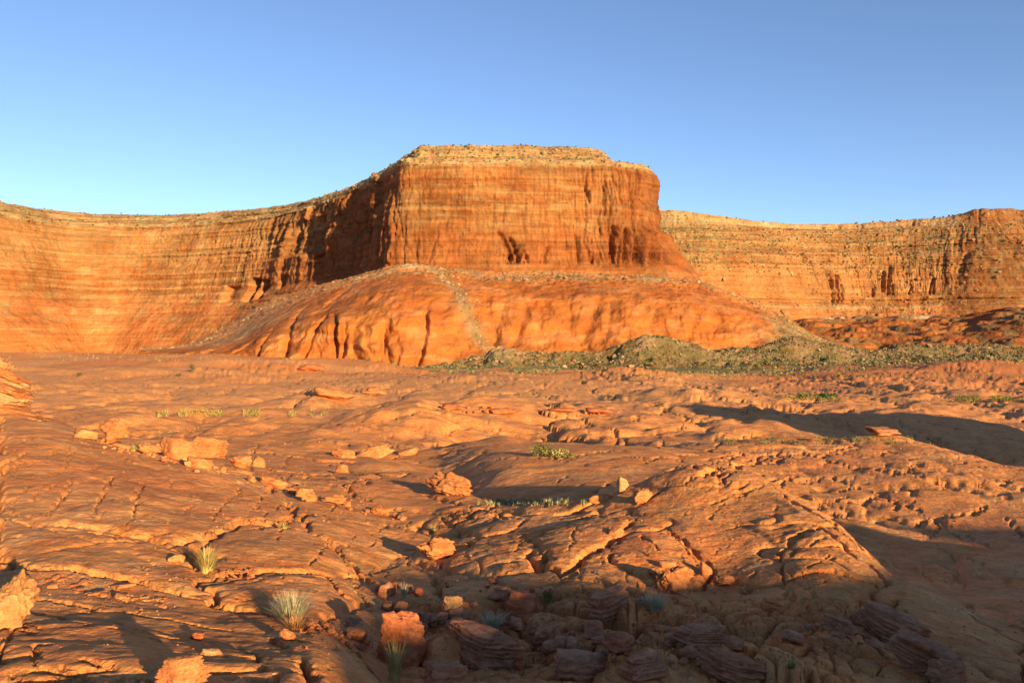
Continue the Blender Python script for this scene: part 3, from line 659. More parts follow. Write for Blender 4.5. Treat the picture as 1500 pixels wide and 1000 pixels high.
# ------------------------------------------------------------------ clay slopes and rubble below the mesa, lofted between traced lines
def loft(name, px_st, lines, pxr, n_px, n_row, mat, dispf, colf):
    """lines: list of (rows of the photograph, distances) per station, from the toe upward"""
    A = np.array([[d, -(np.array(p) - 500) * np.array(d) / F] for p, d in [(np.array(a, float), np.array(b, float)) for a, b in lines]])  # line,2,st
    pq = np.linspace(*pxr, n_px)
    B = pchip(px_st, A.transpose(2, 0, 1).reshape(len(px_st), -1), pq).reshape(n_px, len(lines), 2).transpose(1, 0, 2)
    tq = np.linspace(0, len(lines) - 1, n_row)
    G = pchip(np.arange(len(lines)), B, tq)
    Yd = G[..., 0]; Z = G[..., 1]; X = (pq[None] - 750) / F * Yd; T = np.broadcast_to(tq[:, None], X.shape)
    PXm = np.broadcast_to(pq[None], X.shape)
    Yd, Z = dispf(X, Yd, Z, PXm, T)
    P = np.stack([(PXm - 750) / F * G[..., 0], Yd, Z], -1)
    grid_mesh(name, P, colf(X, Yd, Z, PXm, T), mat)
    return P
pxm = [200, 260, 330, 400, 500, 600, 700, 800, 900, 1000, 1090, 1150, 1210, 1290, 1400]
Lm = [
 ([526,532,540,548,552,552,550,548,546,545,545,545,545,545,545],[980,930,880,850,830,820,820,830,840,850,860,870,880,900,930]),
 ([519,523,530,538,541,542,534,531,530,530,530,532,535,538,541],[1000,950,900,866,848,840,850,860,860,870,890,900,915,930,950]),
 ([516,518,516,503,478,474,505,508,506,500,502,512,524,533,538],[1030,985,930,892,868,858,880,890,895,905,925,935,945,960,980]),
 ([514,513,505,474,445,424,436,440,440,443,465,487,510,526,535],[1070,1040,1010,980,950,930,940,950,950,960,980,985,985,990,1000]),
 ([513,510,494,456,422,403,411,414,413,420,446,470,502,522,533],[1110,1090,1120,1120,1060,1050,1050,1055,1060,1070,1070,1060,1040,1030,1030]),
 ([512,508,482,445,416,396,402,405,406,411,440,465,499,520,532],[1150,1140,1220,1230,1150,1090,1095,1100,1105,1115,1100,1085,1065,1050,1050]),
 ([512,507,478,438,410,387,396,398,401,407,438,464,498,520,532],[1200,1190,1290,1320,1240,1136,1140,1144,1146,1150,1125,1105,1085,1070,1070]),
 ([520,520,500,455,416,392,400,402,404,412,450,480,512,530,540],[1260,1260,1360,1400,1320,1180,1190,1190,1200,1220,1190,1160,1140,1120,1110]),
]
def gul(x, y, z, pm, t):
    lowm = 1 - sst(2.6, 4.3, t)
    s_ = x + 12 * fbm(x / 60, t * 1.2, 3, 500)
    # rounded ribs with narrow gullies; deeper below the brow
    f1, f2, cid, dx, _ = worley(s_ / 46, t * .45 + 3, 501)
    h1, h2, _, _, _ = worley(s_ / 13, t * .6 + 7, 502)
    rib = 6 * sst(0, .6, f2 - f1) + 1.0 * sst(0, .5, h2 - h1)
    steep = gauss((t - 1.6) / .8) * gauss((pm - 510) / 110)
    k1, k2, _, _, _ = worley(s_ / 9, t * .25 + 11, 503)
    rib = rib + 1.6 * steep * sst(0, .45, k2 - k1) + 5 * steep * sst(0, .4, f2 - f1)
    y = y - rib * lowm * sst(.2, 1.0, t) + 4
    # gully slots slanting down the clay
    for px0, t0, px1, t1, dep, wd in [(408,1.0,430,3.0,14,5),(440,1.2,475,2.6,12,4),(488,1.1,492,2.5,16,4),(500,1.0,505,2.2,12,4),(610,1.0,625,2.5,20,4),(556,1.1,560,1.8,8,4),
                                      (722,1.9,742,3.2,13,6),(732,1.5,768,2.7,13,5),(850,1.5,876,3.1,18,7),(858,1.1,866,2.0,12,5),(375,1.6,395,2.6,9,3),(345,1.8,368,2.5,8,3),(640,1.4,690,2.8,6,6),(912,1.3,935,2.1,10,5),(1010,2.0,1022,2.8,6,4),(1030,2.2,1070,3.0,6,6),(955,2.2,962,3.2,5,5),(790,2.4,800,3.2,5,5),(460,2.8,500,3.6,7,4),(425,2.8,450,3.5,7,4)]:
        u = np.clip((t - t0) / (t1 - t0), 0, 1); pc = px0 + (px1 - px0) * u + 5 * fbm(t * 2, pm * 0, 2, int(px0))
        wd = wd if px0 < 560 else wd * 1.5; m = np.exp(-((pm - pc) / wd) ** 2) * sst(t0 - .3, t0 + .1, t) * (1 - sst(t1 - .3, t1 + .2, t))
        y = y + dep * (.9 if px0 < 560 else .55) * m
    r = sst(3.6, 4.4, t)
    z = z + 1.5 * fbm(x / 20, y / 20, 4, 505) + r * 2.0 * fbm(x / 7, y / 7, 4, 506) + .5 * fbm(x / 5, y / 5, 3, 507)
    lam = 7.0; b = z / lam + .3 * fbm(x / 70, y / 70, 2, 508); f = b - np.floor(b)
    z = z + .4 * (sst(0, .3, f) - f) * lowm; y = y + 5 * fbm(x / 30, z / 16, 4, 509) * lowm * sst(.4, 1.2, t)
    return y, z
CLAY = np.array([.39, .13, .029]); GREY = np.array([.31, .20, .10]); OLIV = np.array([.19, .14, .055])
def clay(x, y, z, pm, t):
    c = np.broadcast_to(CLAY, x.shape + (3,)) * (1 + .22 * fbm(x / 50, z / 26, 4, 520))[..., None]
    c = mixc(c, np.array([.50, .21, .08]), .5 * sst(0, .4, fbm(x / 50, z / 12, 4, 521)))
    c = mixc(c, DEEP, .5 * sst(0, .4, fbm(x / 60, z / 16, 4, 522)))
    edge = .22 * fbm(x / 30, t * 2, 4, 523)
    bench = sst(4.05, 4.3, t + 1.6 * edge - .8 * gauss((pm - 1090) / 90) + .5 * sst(1150, 1200, pm))
    left = (1 - sst(380, 470, pm)) * sst(2.6, 3.4, t + edge)
    rightm = sst(1095, 1165, pm + 90 * edge)
    chute = gauss((pm - (640 + 100 * np.clip((4.2 - t) / 3.2, 0, 1.1) ** 1.1)) / (12 + 5 * fbm(x / 20, t * 3, 2, 524))) * sst(.6, 1.0, t) * (1 - sst(4.0, 4.6, t))
    bench = bench * (.25 + .75 * sst(-.25, .1, fbm(x / 45, y / 18, 3, 529)))
    m = np.clip(np.maximum.reduce([bench, left * .8, rightm, chute]), 0, 1)
    g = mixc(np.broadcast_to(GREY, c.shape), OLIV, np.clip(.75 * sst(-.2, .3, fbm(x / 25, y / 25, 4, 525)) + .3 * rightm, 0, 1))
    g = mixc(g, np.array([.44, .22, .1]), .6 * (1 - sst(480, 620, pm)) + 0 * t)
    c = mixc(c, g, m * .92)
    c = mixc(c, np.array([.55, .36, .2]), .22 * gauss((z - 96 - 2 * fbm(x / 60, 0 * x, 2, 526)) / 1.2))
    c = mixc(c, np.array([.50, .40, .25]), .7 * gauss((pm - 603) / 22) * sst(5.0, 5.6, t))
    return c
PM = loft('talus_slope', pxm, Lm, (205, 1395), 900, 240, M_talus, gul, clay)

pxh = [1120, 1180, 1230, 1290, 1350, 1410, 1450, 1500, 1560, 1680]
Lh = [
 ([540,538,535,530,528,526,524,522,520,520],[1060]*10),
 ([520,512,510,512,505,503,500,498,498,500],[1150,1150,1150,1150,1140,1130,1120,1110,1110,1120]),
 ([500,490,488,486,484,480,474,470,474,476],[1300,1300,1300,1290,1280,1270,1230,1220,1220,1230]),
 ([492,474,472,470,470,468,462,456,460,464],[1480,1480,1480,1470,1450,1420,1380,1360,1360,1380]),
 ([488,468,466,464,464,462,456,450,454,458],[1580,1580,1580,1570,1550,1520,1480,1460,1460,1480]),
 ([500,480,478,476,476,474,468,462,466,470],[1680,1680,1680,1670,1650,1620,1580,1560,1560,1580]),
]
def hil(x, y, z, pm, t):
    f1, f2, _, _, _ = worley(x / 120 + .3 * fbm(x / 50, y / 50, 2, 570), y / 90, 571)
    z = z + (7 * sst(0, .8, f2 - f1) - 4) * sst(.3, 1.2, t) * (1 - sst(3.2, 3.9, t)) + 4 * fbm(x / 30, y / 40, 4, 572)
    b = z / 9 + .3 * fbm(x / 70, y / 70, 2, 573); f = b - np.floor(b)
    return y, z + 2.2 * (sst(0, .25, f) - f)
def hilc(x, y, z, pm, t):
    c = np.broadcast_to(CLAY, x.shape + (3,)) * (1 + .2 * fbm(x / 60, z / 5, 4, 580))[..., None]
    c = mixc(c, DEEP * .8, .7 * sst(1405, 1440, pm + 20 * fbm(x / 30, y / 30, 2, 581)))
    c = mixc(c, OLIV, .7 * sst(.0, .3, fbm(x / 40, y / 50, 4, 582)))
    c = mixc(c, np.array([.50, .36, .22]), .8 * gauss((t - 3.7 - .1 * fbm(x / 60, 0 * x, 3, 583)) / .16) * (1 - sst(1340, 1400, pm)))
    return c
PH = loft('clay_hills', pxh, Lh, (1125, 1670), 420, 130, M_talus, hil, hilc)

# grey-green rubble apron at the foot, in front of the clay
pxa = [540, 620, 700, 735, 770, 820, 870, 905, 955, 1000, 1050, 1110, 1160, 1215, 1260, 1330, 1420, 1520, 1660]
La = [
 ([556,557,558,558,558,558,558,558,560,562,560,558,556,554,553,552,551,550,550],[620]*19),
 ([546,546,547,548,550,550,550,551,552,553,551,549,547,545,544,542,540,540,540],[690]*19),
 ([543,541,538,532,536,536,536,534,526,532,534,532,528,530,532,528,526,526,528],[740,740,745,750,750,750,750,750,755,760,765,770,790,790,800,820,840,860,880]),
 ([542,538,524,509,516,517,516,508,492,500,512,510,494,505,511,508,506,510,514],[770,775,780,785,785,785,790,790,795,800,810,830,860,860,870,900,930,950,970]),
 ([544,542,536,524,530,528,530,524,505,520,524,520,512,518,520,514,512,514,518],[800,805,815,820,820,820,820,830,850,850,860,880,920,920,930,980,1010,1030,1050]),
]
def apr(x, y, z, pm, t):
    r = sst(.6, 2.0, t)
    z = z + r * (2.6 * ridged(x / 40, y / 34, 3, 540) - 1.0 + 2.4 * fbm(x / 12, y / 10, 4, 541) + .9 * fbm(x / 4, y / 4, 3, 542)) + .5 * fbm(x / 20, y / 10, 3, 543)
    for px0, t0, w_, dp in [(1180,2.2,22,7),(1240,2.2,14,6),(1385,2.5,40,6),(1280,3.0,20,6),(895,2.6,12,7),(1040,3.0,14,5)]:
        z = z - dp * np.exp(-((pm - px0) / w_) ** 2 - ((t - t0) / .25) ** 2)
    return y, z
def aprc(x, y, z, pm, t):
    g = mixc(np.broadcast_to(OLIV, x.shape + (3,)), GREY, .8 * sst(-.1, .35, fbm(x / 30, y / 26, 4, 550)))
    g = mixc(g, np.array([.10, .095, .035]), .85 * sst(-.1, .35, fbm(x / 22, y / 12, 4, 551)) * (1 - sst(1.6, 2.6, t)))
    g = mixc(g, CLAY * .8, .7 * sst(.1, .35, fbm(x / 26, z / 4, 3, 552)) * (1 - sst(1.2, 2.2, t)))
    return g
PA = loft('rubble_apron', pxa, La, (545, 1650), 700, 110, M_scree, apr, aprc)

# ------------------------------------------------------------------ loose rocks
M_rock = rock_material('loose_rock_stone', (1.6, 9.0, 45.0), (0.3, 0.9, 0.9), spread=0.22, streak=(6.0, (1, 1, 5.0), 0.75, 0.5, 0.03), speck=0.3)
M_farrock = rock_material('rubble_stone', (0.05, 0.3, 1.5), (0.2, 0.6, 0.6), spread=0.25)
def ico(n):
    bm = bmesh.new(); bmesh.ops.create_icosphere(bm, subdivisions=n, radius=1.0)
    V = np.array([v.co[:] for v in bm.verts]); T = np.array([[v.index for v in f.verts] for f in bm.faces]); bm.free()
    return V, T
ICO = {n: ico(n) for n in (1, 2, 3, 4, 5)}
def noise3(V, sc, o, seed):
    return (fbm(V[:, 0] * sc, V[:, 1] * sc + 3.1 * V[:, 2] * sc * .3, o, seed) + fbm(V[:, 1] * sc + 5, V[:, 2] * sc, o, seed + 1) + fbm(V[:, 2] * sc + 9, V[:, 0] * sc, o, seed + 2)) / 1.7
def rock(seed, size, style='block', sub=4, tint=(.50, .17, .06)):
    """a rock sitting on z = 0: random facets rounded together, then weathered; size = (x, y, z) in metres"""
    rg = np.random.RandomState(seed); V, T = ICO[sub]
    n = {'block': 9, 'round': 16, 'crag': 12, 'layer': 9, 'plate': 9, 'shard': 8}[style]
    nr = rg.normal(size=(n, 3)); nr /= np.linalg.norm(nr, axis=1)[:, None]
    ds = rg.uniform(.55, .95, n)
    if style in ('block', 'layer', 'plate'):
        a = rg.rand() * 6.3
        box = np.array([[math.cos(a), math.sin(a), .1], [-math.cos(a), -math.sin(a), .1], [-math.sin(a), math.cos(a), .05], [math.sin(a), -math.cos(a), .15], [.1, .1, 1], [0, 0, -1]])
        nr = np.concatenate([box / np.linalg.norm(box, axis=1)[:, None], nr]); ds = np.concatenate([rg.uniform(.6, .75, 6), ds * 1.05])
    dt = V @ nr.T; rr = np.where(dt > .05, ds[None] / np.maximum(dt, .05), 9.)
    k = 40 if style != 'round' else 12
    rad = -np.log(np.exp(-k * rr).sum(1) + 1e-30) / k
    rad = np.clip(rad, .3, 1.3)
    nz = noise3(V * 1.0, 1.1, 3, seed % 50)
    fine = noise3(V * 1.0, 4.0, 4, seed % 37)
    A_ = {'block': (.16, .09), 'round': (.13, .06), 'crag': (.28, .17), 'layer': (.10, .05), 'plate': (.12, .06), 'shard': (.10, .05)}[style]
    rad = rad * (1 + A_[0] * nz + A_[1] * fine)
    P = V * rad[:, None]
    if style == 'crag':
        rid = ridged(P[:, 0] * 2.6 + P[:, 2], P[:, 1] * 2.6 - P[:, 2] * 1.5, 3, seed % 29)
        P = P * (1 + .20 * (rid - .5))[:, None]
    if style in ('layer', 'plate', 'block', 'crag'):
        lam = {'layer': .17, 'plate': .4, 'block': .5, 'crag': .3}[style]; am = {'layer': .17, 'plate': .12, 'block': .04, 'crag': .08}[style]
        zz_ = P[:, 2] + .18 * P[:, 0] + .05 * noise3(P, 1.5, 2, 7)
        b = np.floor(zz_ / lam).astype(int); f = zz_ / lam - b
        o = (_rv[(b * 7 + seed) % 512, 1] - .5) * am * 1.6 - am * .9 * (np.exp(-(f / .14) ** 2) + np.exp(-((1 - f) / .14) ** 2))
        P[:, :2] *= (1 + o)[:, None]
    P /= np.abs(P).max(0)[None]
    P = P * np.array(size)[None] * .5
    P[:, 2] += size[2] * .5
    c = np.array(tint)[None] * (1 + .2 * nz + .15 * fine)[:, None]
    c = c * (1 + .25 * (_rv[(np.floor(P[:, 2] / (size[2] * .12)).astype(int) + seed) % 512, 2] - .5))[:, None]
    return soup_mesh('rock', P, T, M_rock if max(size) < 15 else M_farrock, np.clip(c, .02, .9), smooth=(sub >= 3))
def put_rock(name, me, px, py, label, cat='rock', group=None, rot=None, tilt=(0, 0), sink=.12, h=0, raise_=0.):
    x, y, z = find(px, py)
    o = link(name, me, label=label, category=cat)
    if group: o['group'] = group
    o.location = (x, y, z - sink * h + raise_)
    o.rotation_euler = (R(tilt[0]), R(tilt[1]), rot if rot is not None else random.random() * 6.28)
    return o
RD_ = (.44, .14, .055); OR_ = (.50, .195, .07); PL_ = (.56, .29, .125); DK_ = (.42, .18, .085); YL_ = (.54, .26, .095)
ROCKS = [  # px, base row, width px, height px, depth/width, style, tint, tilt, yaw, name, label
 (582,968,84,74,.9,'block',RD_,(4,8),.3,'boulder','large squared rust-red boulder standing behind the golden grass tuft'),
 (640,820,66,40,.7,'crag',OR_,(0,6),.2,'boulder','knobbly orange boulder alone on the bare sunlit slab in the centre'),
 (656,724,84,34,.5,'crag',OR_,(0,14),-.35,'boulder','long craggy orange boulder slanting down into the shaded bowl'),
 (552,668,60,17,.5,'plate',OR_,(0,-12),.3,'slab_rock','thin tilted slab propped like a wedge above the shaded bowl'),
 (506,670,42,13,.6,'plate',OR_,(0,5),0.1,'slab_rock','flat broken slab just left of the tilted wedge slab'),
 (501,692,20,13,.8,'block',OR_,(0,5),.5,'boulder','small cube-like orange block below the flat broken slab'),
 (600,666,34,10,.6,'plate',OR_,(0,-10),.2,'slab_rock','short slab lying right of the tilted wedge slab'),
 (911,720,18,26,.8,'shard',PL_,(0,4),.2,'boulder','pale upright stump of rock behind the dome rim'),
 (938,736,38,26,.8,'crag',OR_,(0,0),.9,'boulder','crumbly orange rock beside the pale upright stump'),
 (985,868,62,44,.8,'crag',OR_,(0,0),.4,'boulder','heap-like craggy boulder casting a round shadow on the near dome'),
 (936,868,30,19,.7,'crag',OR_,(0,0),1.4,'boulder','small knobbly rock in the shadow of the heap-like craggy boulder'),
 (1038,848,20,32,.7,'shard',OR_,(0,-14),.2,'boulder','leaning pointed shard of rock right of the heap-like craggy boulder'),
 (1062,854,30,12,.6,'plate',OR_,(0,8),.4,'slab_rock','flat stone right of the leaning pointed shard'),
 (975,832,34,12,.6,'plate',OR_,(0,5),.3,'slab_rock','low orange plates just above the heap-like craggy boulder'),
 (1092,868,24,9,.6,'plate',DK_,(0,12),.5,'slab_rock','thin splinter lying at the shadow edge on the near dome'),
 (1128,894,38,17,.6,'layer',OR_,(0,10),-.4,'boulder','small oval layered stone lying alone inside the shadow edge of the dome'),
 (760,912,54,46,.8,'block',RD_,(6,12),.5,'boulder','dark red angular block standing in the shade of the gully'),
 (664,893,32,21,.8,'layer',PL_,(0,0),.4,'boulder','small flat-topped layered stone alone on the shaded grey slab'),
 (738,884,52,26,.7,'crag',DK_,(0,0),.4,'boulder','crumbling brown rock just above the dark red angular block'),
 (895,902,74,34,.6,'layer',DK_,(0,-14),.5,'slab_rock','dark overhanging slab tilted up beside a green tuft in the gully'),
 (700,972,165,50,.45,'layer',DK_,(4,7),-.25,'layered_boulder','big dark boulder of thin stacked layers right of the squared rust-red boulder'),
 (272,1008,78,44,.7,'layer',OR_,(0,-8),.2,'layered_boulder','rounded boulder of thin orange layers at the very bottom left'),
 (12,918,96,84,.8,'crag',(.50,.22,.08),(0,5),.4,'boulder','big ochre boulder cut by the left edge of the slabs'),
 (262,826,30,17,.8,'round',YL_,(0,0),.2,'boulder','pale rounded stone left of the golden grass on the sunlit slabs'),
 (420,938,26,18,.8,'shard',OR_,(0,10),.3,'boulder','small pointed orange stone below the pale dry bush'),
 (168,650,48,40,.7,'crag',OR_,(0,5),.3,'boulder','squared orange block at the crest, first of the crest row from the left'),
 (215,664,40,16,.7,'crag',OR_,(0,5),.2,'boulder','low broken rock between the squared block and the long crest block'),
 (258,672,60,34,.6,'block',OR_,(0,3),.1,'boulder','rounded orange block at the left end of the long crest block'),
 (300,670,64,32,.6,'layer',OR_,(0,4),.1,'boulder','long pale orange block topping the middle of the crest row'),
 (288,683,52,15,.5,'plate',OR_,(0,6),-.1,'slab_rock','flat slab lying under the long crest block'),
 (350,684,42,22,.7,'crag',OR_,(0,0),0,'boulder','split orange block right of the long crest block'),
 (380,684,22,17,.7,'block',OR_,(0,0),.6,'boulder','small cube of rock at the right end of the crest row'),
 (125,642,40,14,.5,'plate',OR_,(0,10),.1,'slab_rock','thin slab left of the squared crest block'),
 (452,734,40,24,.7,'crag',OR_,(0,0),.4,'boulder','red knobbly rock at the lower tip of the big left slab'),
 (492,739,46,15,.6,'crag',OR_,(0,4),.1,'boulder','low red rock right of the knobbly rock at the slab tip'),
 (398,712,50,13,.5,'plate',OR_,(0,12),-.2,'slab_rock','thin orange slab lying on the shoulder of the big left slab'),
 (430,724,30,11,.6,'crag',OR_,(0,12),-.2,'boulder','small rough stone above the knobbly rock at the slab tip'),
 (557,754,42,15,.6,'crag',OR_,(0,6),.1,'boulder','low rough rock between the slab tip and the shaded bowl'),
 (590,762,22,9,.6,'crag',DK_,(0,6),.1,'boulder','little dark stone right of the low rough rock near the bowl'),
 (880,735,44,12,.5,'plate',OR_,(0,-8),.4,'slab_rock','thin dark-edged slab along the rim of the bowl'),
 (905,788,26,16,.6,'plate',OR_,(0,-16),.6,'slab_rock','small propped flake at the corner of the joints on the dome'),
 (490,588,66,20,.6,'crag',OR_,(0,8),.1,'boulder','jagged brown outcrop on the distant pale flat left of centre'),
 (548,580,44,12,.6,'crag',OR_,(0,4),.2,'boulder','low jagged rocks right of the distant jagged brown outcrop'),
 (455,543,40,11,.6,'crag',RD_,(0,0),.2,'boulder','dark red rock at the foot of the fluted clay bluff'),
 (735,606,60,9,.6,'crag',RD_,(0,0),.2,'boulder','low red rubble on the far knoll near the centre'),
 (660,600,44,9,.6,'crag',RD_,(0,0),.2,'boulder','low red rubble left of the far central knoll'),
 (880,607,50,10,.6,'crag',RD_,(0,0),.2,'boulder','dark broken ledge on the far knoll right of centre'),
 (820,604,50,7,.6,'crag',RD_,(0,0),.2,'boulder','thin broken ledge left of the dark far ledge'),
 (1290,640,70,12,.6,'crag',DK_,(0,4),.2,'boulder','dark hump of rock in the long shaded valley at right'),
 (1296,934,130,44,.5,'layer',DK_,(6,16),-.45,'layered_boulder','dark overhanging ledge of stacked layers in the lower right gully'),
 (1345,975,110,46,.5,'layer',DK_,(6,18),-.5,'layered_boulder','lower layered ledge sloping to the bottom right corner'),
 (1230,925,60,22,.6,'layer',DK_,(0,10),-.3,'layered_boulder','low dark layered rock left of the overhanging gully ledge'),
 (1385,1000,70,36,.7,'block',DK_,(0,10),.3,'boulder','dark red block under the lower layered ledge'),
 (1030,942,100,28,.5,'layer',DK_,(0,3),.1,'slab_rock','long dark slab with an undercut edge in the gully centre'),
 (850,998,96,44,.6,'block',DK_,(0,6),.4,'boulder','broad dark boulder at the bottom of the gully'),
 (945,990,84,34,.6,'layer',DK_,(0,-6),.2,'boulder','flat dark boulder right of the broad gully boulder'),
 (1065,990,110,36,.5,'layer',DK_,(0,10),-.3,'slab_rock','long sloping dark slab at the bottom edge'),
 (652,1004,70,36,.7,'block',DK_,(0,4),.3,'boulder','brown boulder at the bottom edge below the big layered boulder'),
 (870,932,40,24,.7,'block',DK_,(0,6),.9,'boulder','small dark block in the middle of the gully'),
 (905,958,56,30,.7,'block',DK_,(0,12),.2,'boulder','squat dark block left of the undercut slab'),
 (520,935,40,16,.7,'plate',OR_,(0,6),.2,'slab_rock','flat stone between the dry bush and the squared rust-red boulder'),
 (800,945,50,24,.7,'layer',DK_,(0,6),.7,'boulder','dark wedge at the right end of the big layered boulder'),
 (1160,940,40,14,.6,'plate',DK_,(0,10),-.4,'slab_rock','thin stone at the left end of the gully ledge'),
 (290,938,26,15,.8,'crag',RD_,(0,0),.4,'boulder','small crumbly red lump set in the bottom left slabs'),
 (310,958,34,8,.6,'plate',PL_,(0,4),.1,'slab_rock','thin pale flake lying right of the crumbly red lump'),
]
for i, (px, py, wp, hp, dr, st, ti, tl, yaw, nm, lb) in enumerate(ROCKS):
    x, y, z = find(px, py)
    k = y / F; sx = wp * k; sz = hp * k * 1.12; sy = sx * dr
    sub = 5 if wp > 60 and y < 40 else 4 if wp > 24 and y < 60 else 3
    me = rock(1000 + i * 13, (sx, sy, sz), st, sub, ti)
    put_rock(nm, me, px, py, lb, rot=yaw, tilt=tl, h=sz, sink=.14, raise_=0)

# the tall layered outcrop at the left edge: a heap of weathered sheets
def outcrop():
    x, y, z = find(6, 618); y = max(y, 22.)
    x = (6 - 750) / F * y; z = -(618 - 500) / F * y
    root = bpy.data.objects.new('rock_outcrop', None); C.objects.link(root); root.location = (x, y, z)
    root['label'] = 'stack of overhanging pale rock sheets rising at the left edge of the crest'; root['category'] = 'rock outcrop'
    k = y / F
    for j, (dx, dz, wp, hp, ty) in enumerate([(-12, 4, 120, 26, 14), (-16, 24, 100, 26, 20), (2, 40, 84, 13, 24), (-26, 46, 90, 24, 16), (-18, 62, 84, 15, 26), (-44, 74, 70, 24, 14), (-30, -6, 150, 22, 10), (44, -14, 60, 14, 18)]):
        me = rock(3000 + j * 7, (wp * k, wp * k * .8, hp * k), 'layer', 5 if j < 6 else 4, PL_ if j % 2 else OR_)
        o = link('rock_sheet', me, root); o.location = (dx * k, .1 * j, dz * k); o.rotation_euler = (0, R(ty), .2 * j)
outcrop()

# stones scattered in named patches; every one an object, meshes shared
LIB = {('stone', t): [rock(4000 + 31 * i + 7 * t, (1, .8 + .1 * (i % 3), .62), ['block', 'crag', 'block', 'round'][i % 4], 3, (RD_, OR_, DK_, PL_)[t]) for i in range(5)] for t in range(4)}
LIB.update({('flake', t): [rock(5000 + 31 * i + 7 * t, (1, .7 + .1 * (i % 3), .20), 'plate', 3, (RD_, OR_, DK_, PL_)[t]) for i in range(4)] for t in range(4)})
PATCH = [ # name, kind, polyline of the photograph, spread px (x, y), count, size px, tints, label, group
 ('stone','flake',[(75,850),(120,862),(190,872),(225,885)],(26,9),46,(10,34),(0,1,1),'the %s of the shattered patch at lower left','flakes of the shattered red patch'),
 ('stone','stone',[(330,846),(380,842)],(22,5),16,(6,16),(0,2),'the %s of the seam above the dry bush','stones in the seam above the dry bush'),
 ('stone','stone',[(440,915),(480,928),(530,950)],(16,8),30,(6,18),(0,1),'the %s of the strip below the dry bush','stones of the crumbled strip'),
 ('stone','stone',[(560,890),(640,915),(720,930),(820,955),(930,950),(1050,965)],(44,32),84,(10,34),(2,2,0),'the %s of the shaded gully floor','stones on the gully floor'),
 ('stone','flake',[(1190,905),(1260,935),(1340,970),(1400,1000)],(26,12),26,(12,40),(2,),'the %s of the litter below the gully ledges','flakes below the layered ledges'),
 ('stone','stone',[(430,710),(455,728),(520,742),(590,762)],(22,7),22,(5,13),(0,1),'the %s of the stone trail past the left slab','stones around the slab tip'),
 ('stone','stone',[(110,632),(150,652),(210,664),(290,686),(400,706)],(20,5),24,(6,16),(1,3),'the %s of the row of crest blocks','stones along the crest row'),
 ('stone','stone',[(940,842),(990,842),(1050,858)],(20,6),14,(5,14),(1,0),'the %s of the litter round the craggy boulder','stones beside the craggy boulder'),
 ('stone','stone',[(640,855),(740,862),(800,868),(900,880)],(20,7),22,(6,20),(2,0),'the %s of the shaded gully lip','stones along the gully lip'),
 ('stone','stone',[(650,600),(740,606),(840,604),(900,606)],(30,4),22,(4,10),(0,),'the %s of the distant knolls beyond the bowl','distant stones on the knolls'),
]
srnd = random.Random(21)
for nm, kd, pl, (sx_, sy_), cnt, (s0, s1), tints, lb, gp in PATCH:
    for i in range(cnt):
        t = srnd.random() * (len(pl) - 1); a = int(t); f = t - a
        px = pl[a][0] * (1 - f) + pl[a + 1][0] * f + srnd.uniform(-sx_, sx_); py = pl[a][1] * (1 - f) + pl[a + 1][1] * f + srnd.uniform(-sy_, sy_)
        x, y, z = find(px, py); sz = (s0 + (s1 - s0) * srnd.random() ** 2.2) * y / F
        tn = srnd.choice(tints); me = srnd.choice(LIB[(kd, tn)]); spx = sz * F / y
        lb_ = '%s %s %s %s' % ('tiny' if spx < s0 + .12 * (s1 - s0) else 'small' if spx < s0 + .45 * (s1 - s0) else 'larger', ('dark red', 'orange', 'dark brown', 'pale')[tn], 'flake at' if kd == 'flake' else 'stone at', lb % ('left end', 'left part', 'middle', 'right part', 'right end')[min(4, int(5 * t / (len(pl) - 1)))])
        o = link(nm, me, label=lb_, category='stone', group=gp)
        o.location = (x, y, z - .12 * sz * (.6 if kd == 'stone' else .2)); o.scale = (sz, sz, sz * srnd.uniform(.8, 1.3))
        o.rotation_euler = (srnd.uniform(-.25, .25), srnd.uniform(-.25, .25), srnd.random() * 6.3)
# gravel and chips too many to count
def pebbles():
    rg = np.random.RandomState(5); V0, T0 = ICO[1]; Vs = []; Ts = []; Cs = []; n = 0
    zones = [((420,560),(900,960),160),((560,1150),(880,990),420),((60,260),(840,900),160),((300,560),(690,770),160),((0,560),(620,1000),220),((600,1100),(740,880),120),((1180,1500),(880,1000),120),((1050,1500),(650,800),160),((100,420),(630,700),80)]
    for (a, b), (c, d), cnt in zones:
        for _ in range(cnt):
            x, y, z = find(rg.uniform(a, b), rg.uniform(c, d)); s_ = rg.uniform(1.2, 4.2) * y / F * .6
            R_ = V0 * (1 + .35 * rg.normal(size=(len(V0), 1))) * np.array([1, rg.uniform(.5, 1), rg.uniform(.3, .7)]) * s_
            an = rg.rand() * 6.3; ca, sa = math.cos(an), math.sin(an)
            R_ = np.stack([R_[:, 0] * ca - R_[:, 1] * sa, R_[:, 0] * sa + R_[:, 1] * ca, R_[:, 2]], 1) + np.array([x, y, z + s_ * .15])
            Vs.append(R_); Ts.append(T0 + n); n += len(V0)
            Cs.append(np.tile(np.array((RD_, OR_, PL_, DK_)[rg.randint(4)]) * rg.uniform(.7, 1.1), (len(V0), 1)))
    me = soup_mesh('gravel', np.concatenate(Vs), np.concatenate(Ts), M_rock, np.concatenate(Cs))
    link('gravel', me, kind='stuff', label='rock chips and gravel caught in the cracks and hollows of the slickrock')
pebbles()

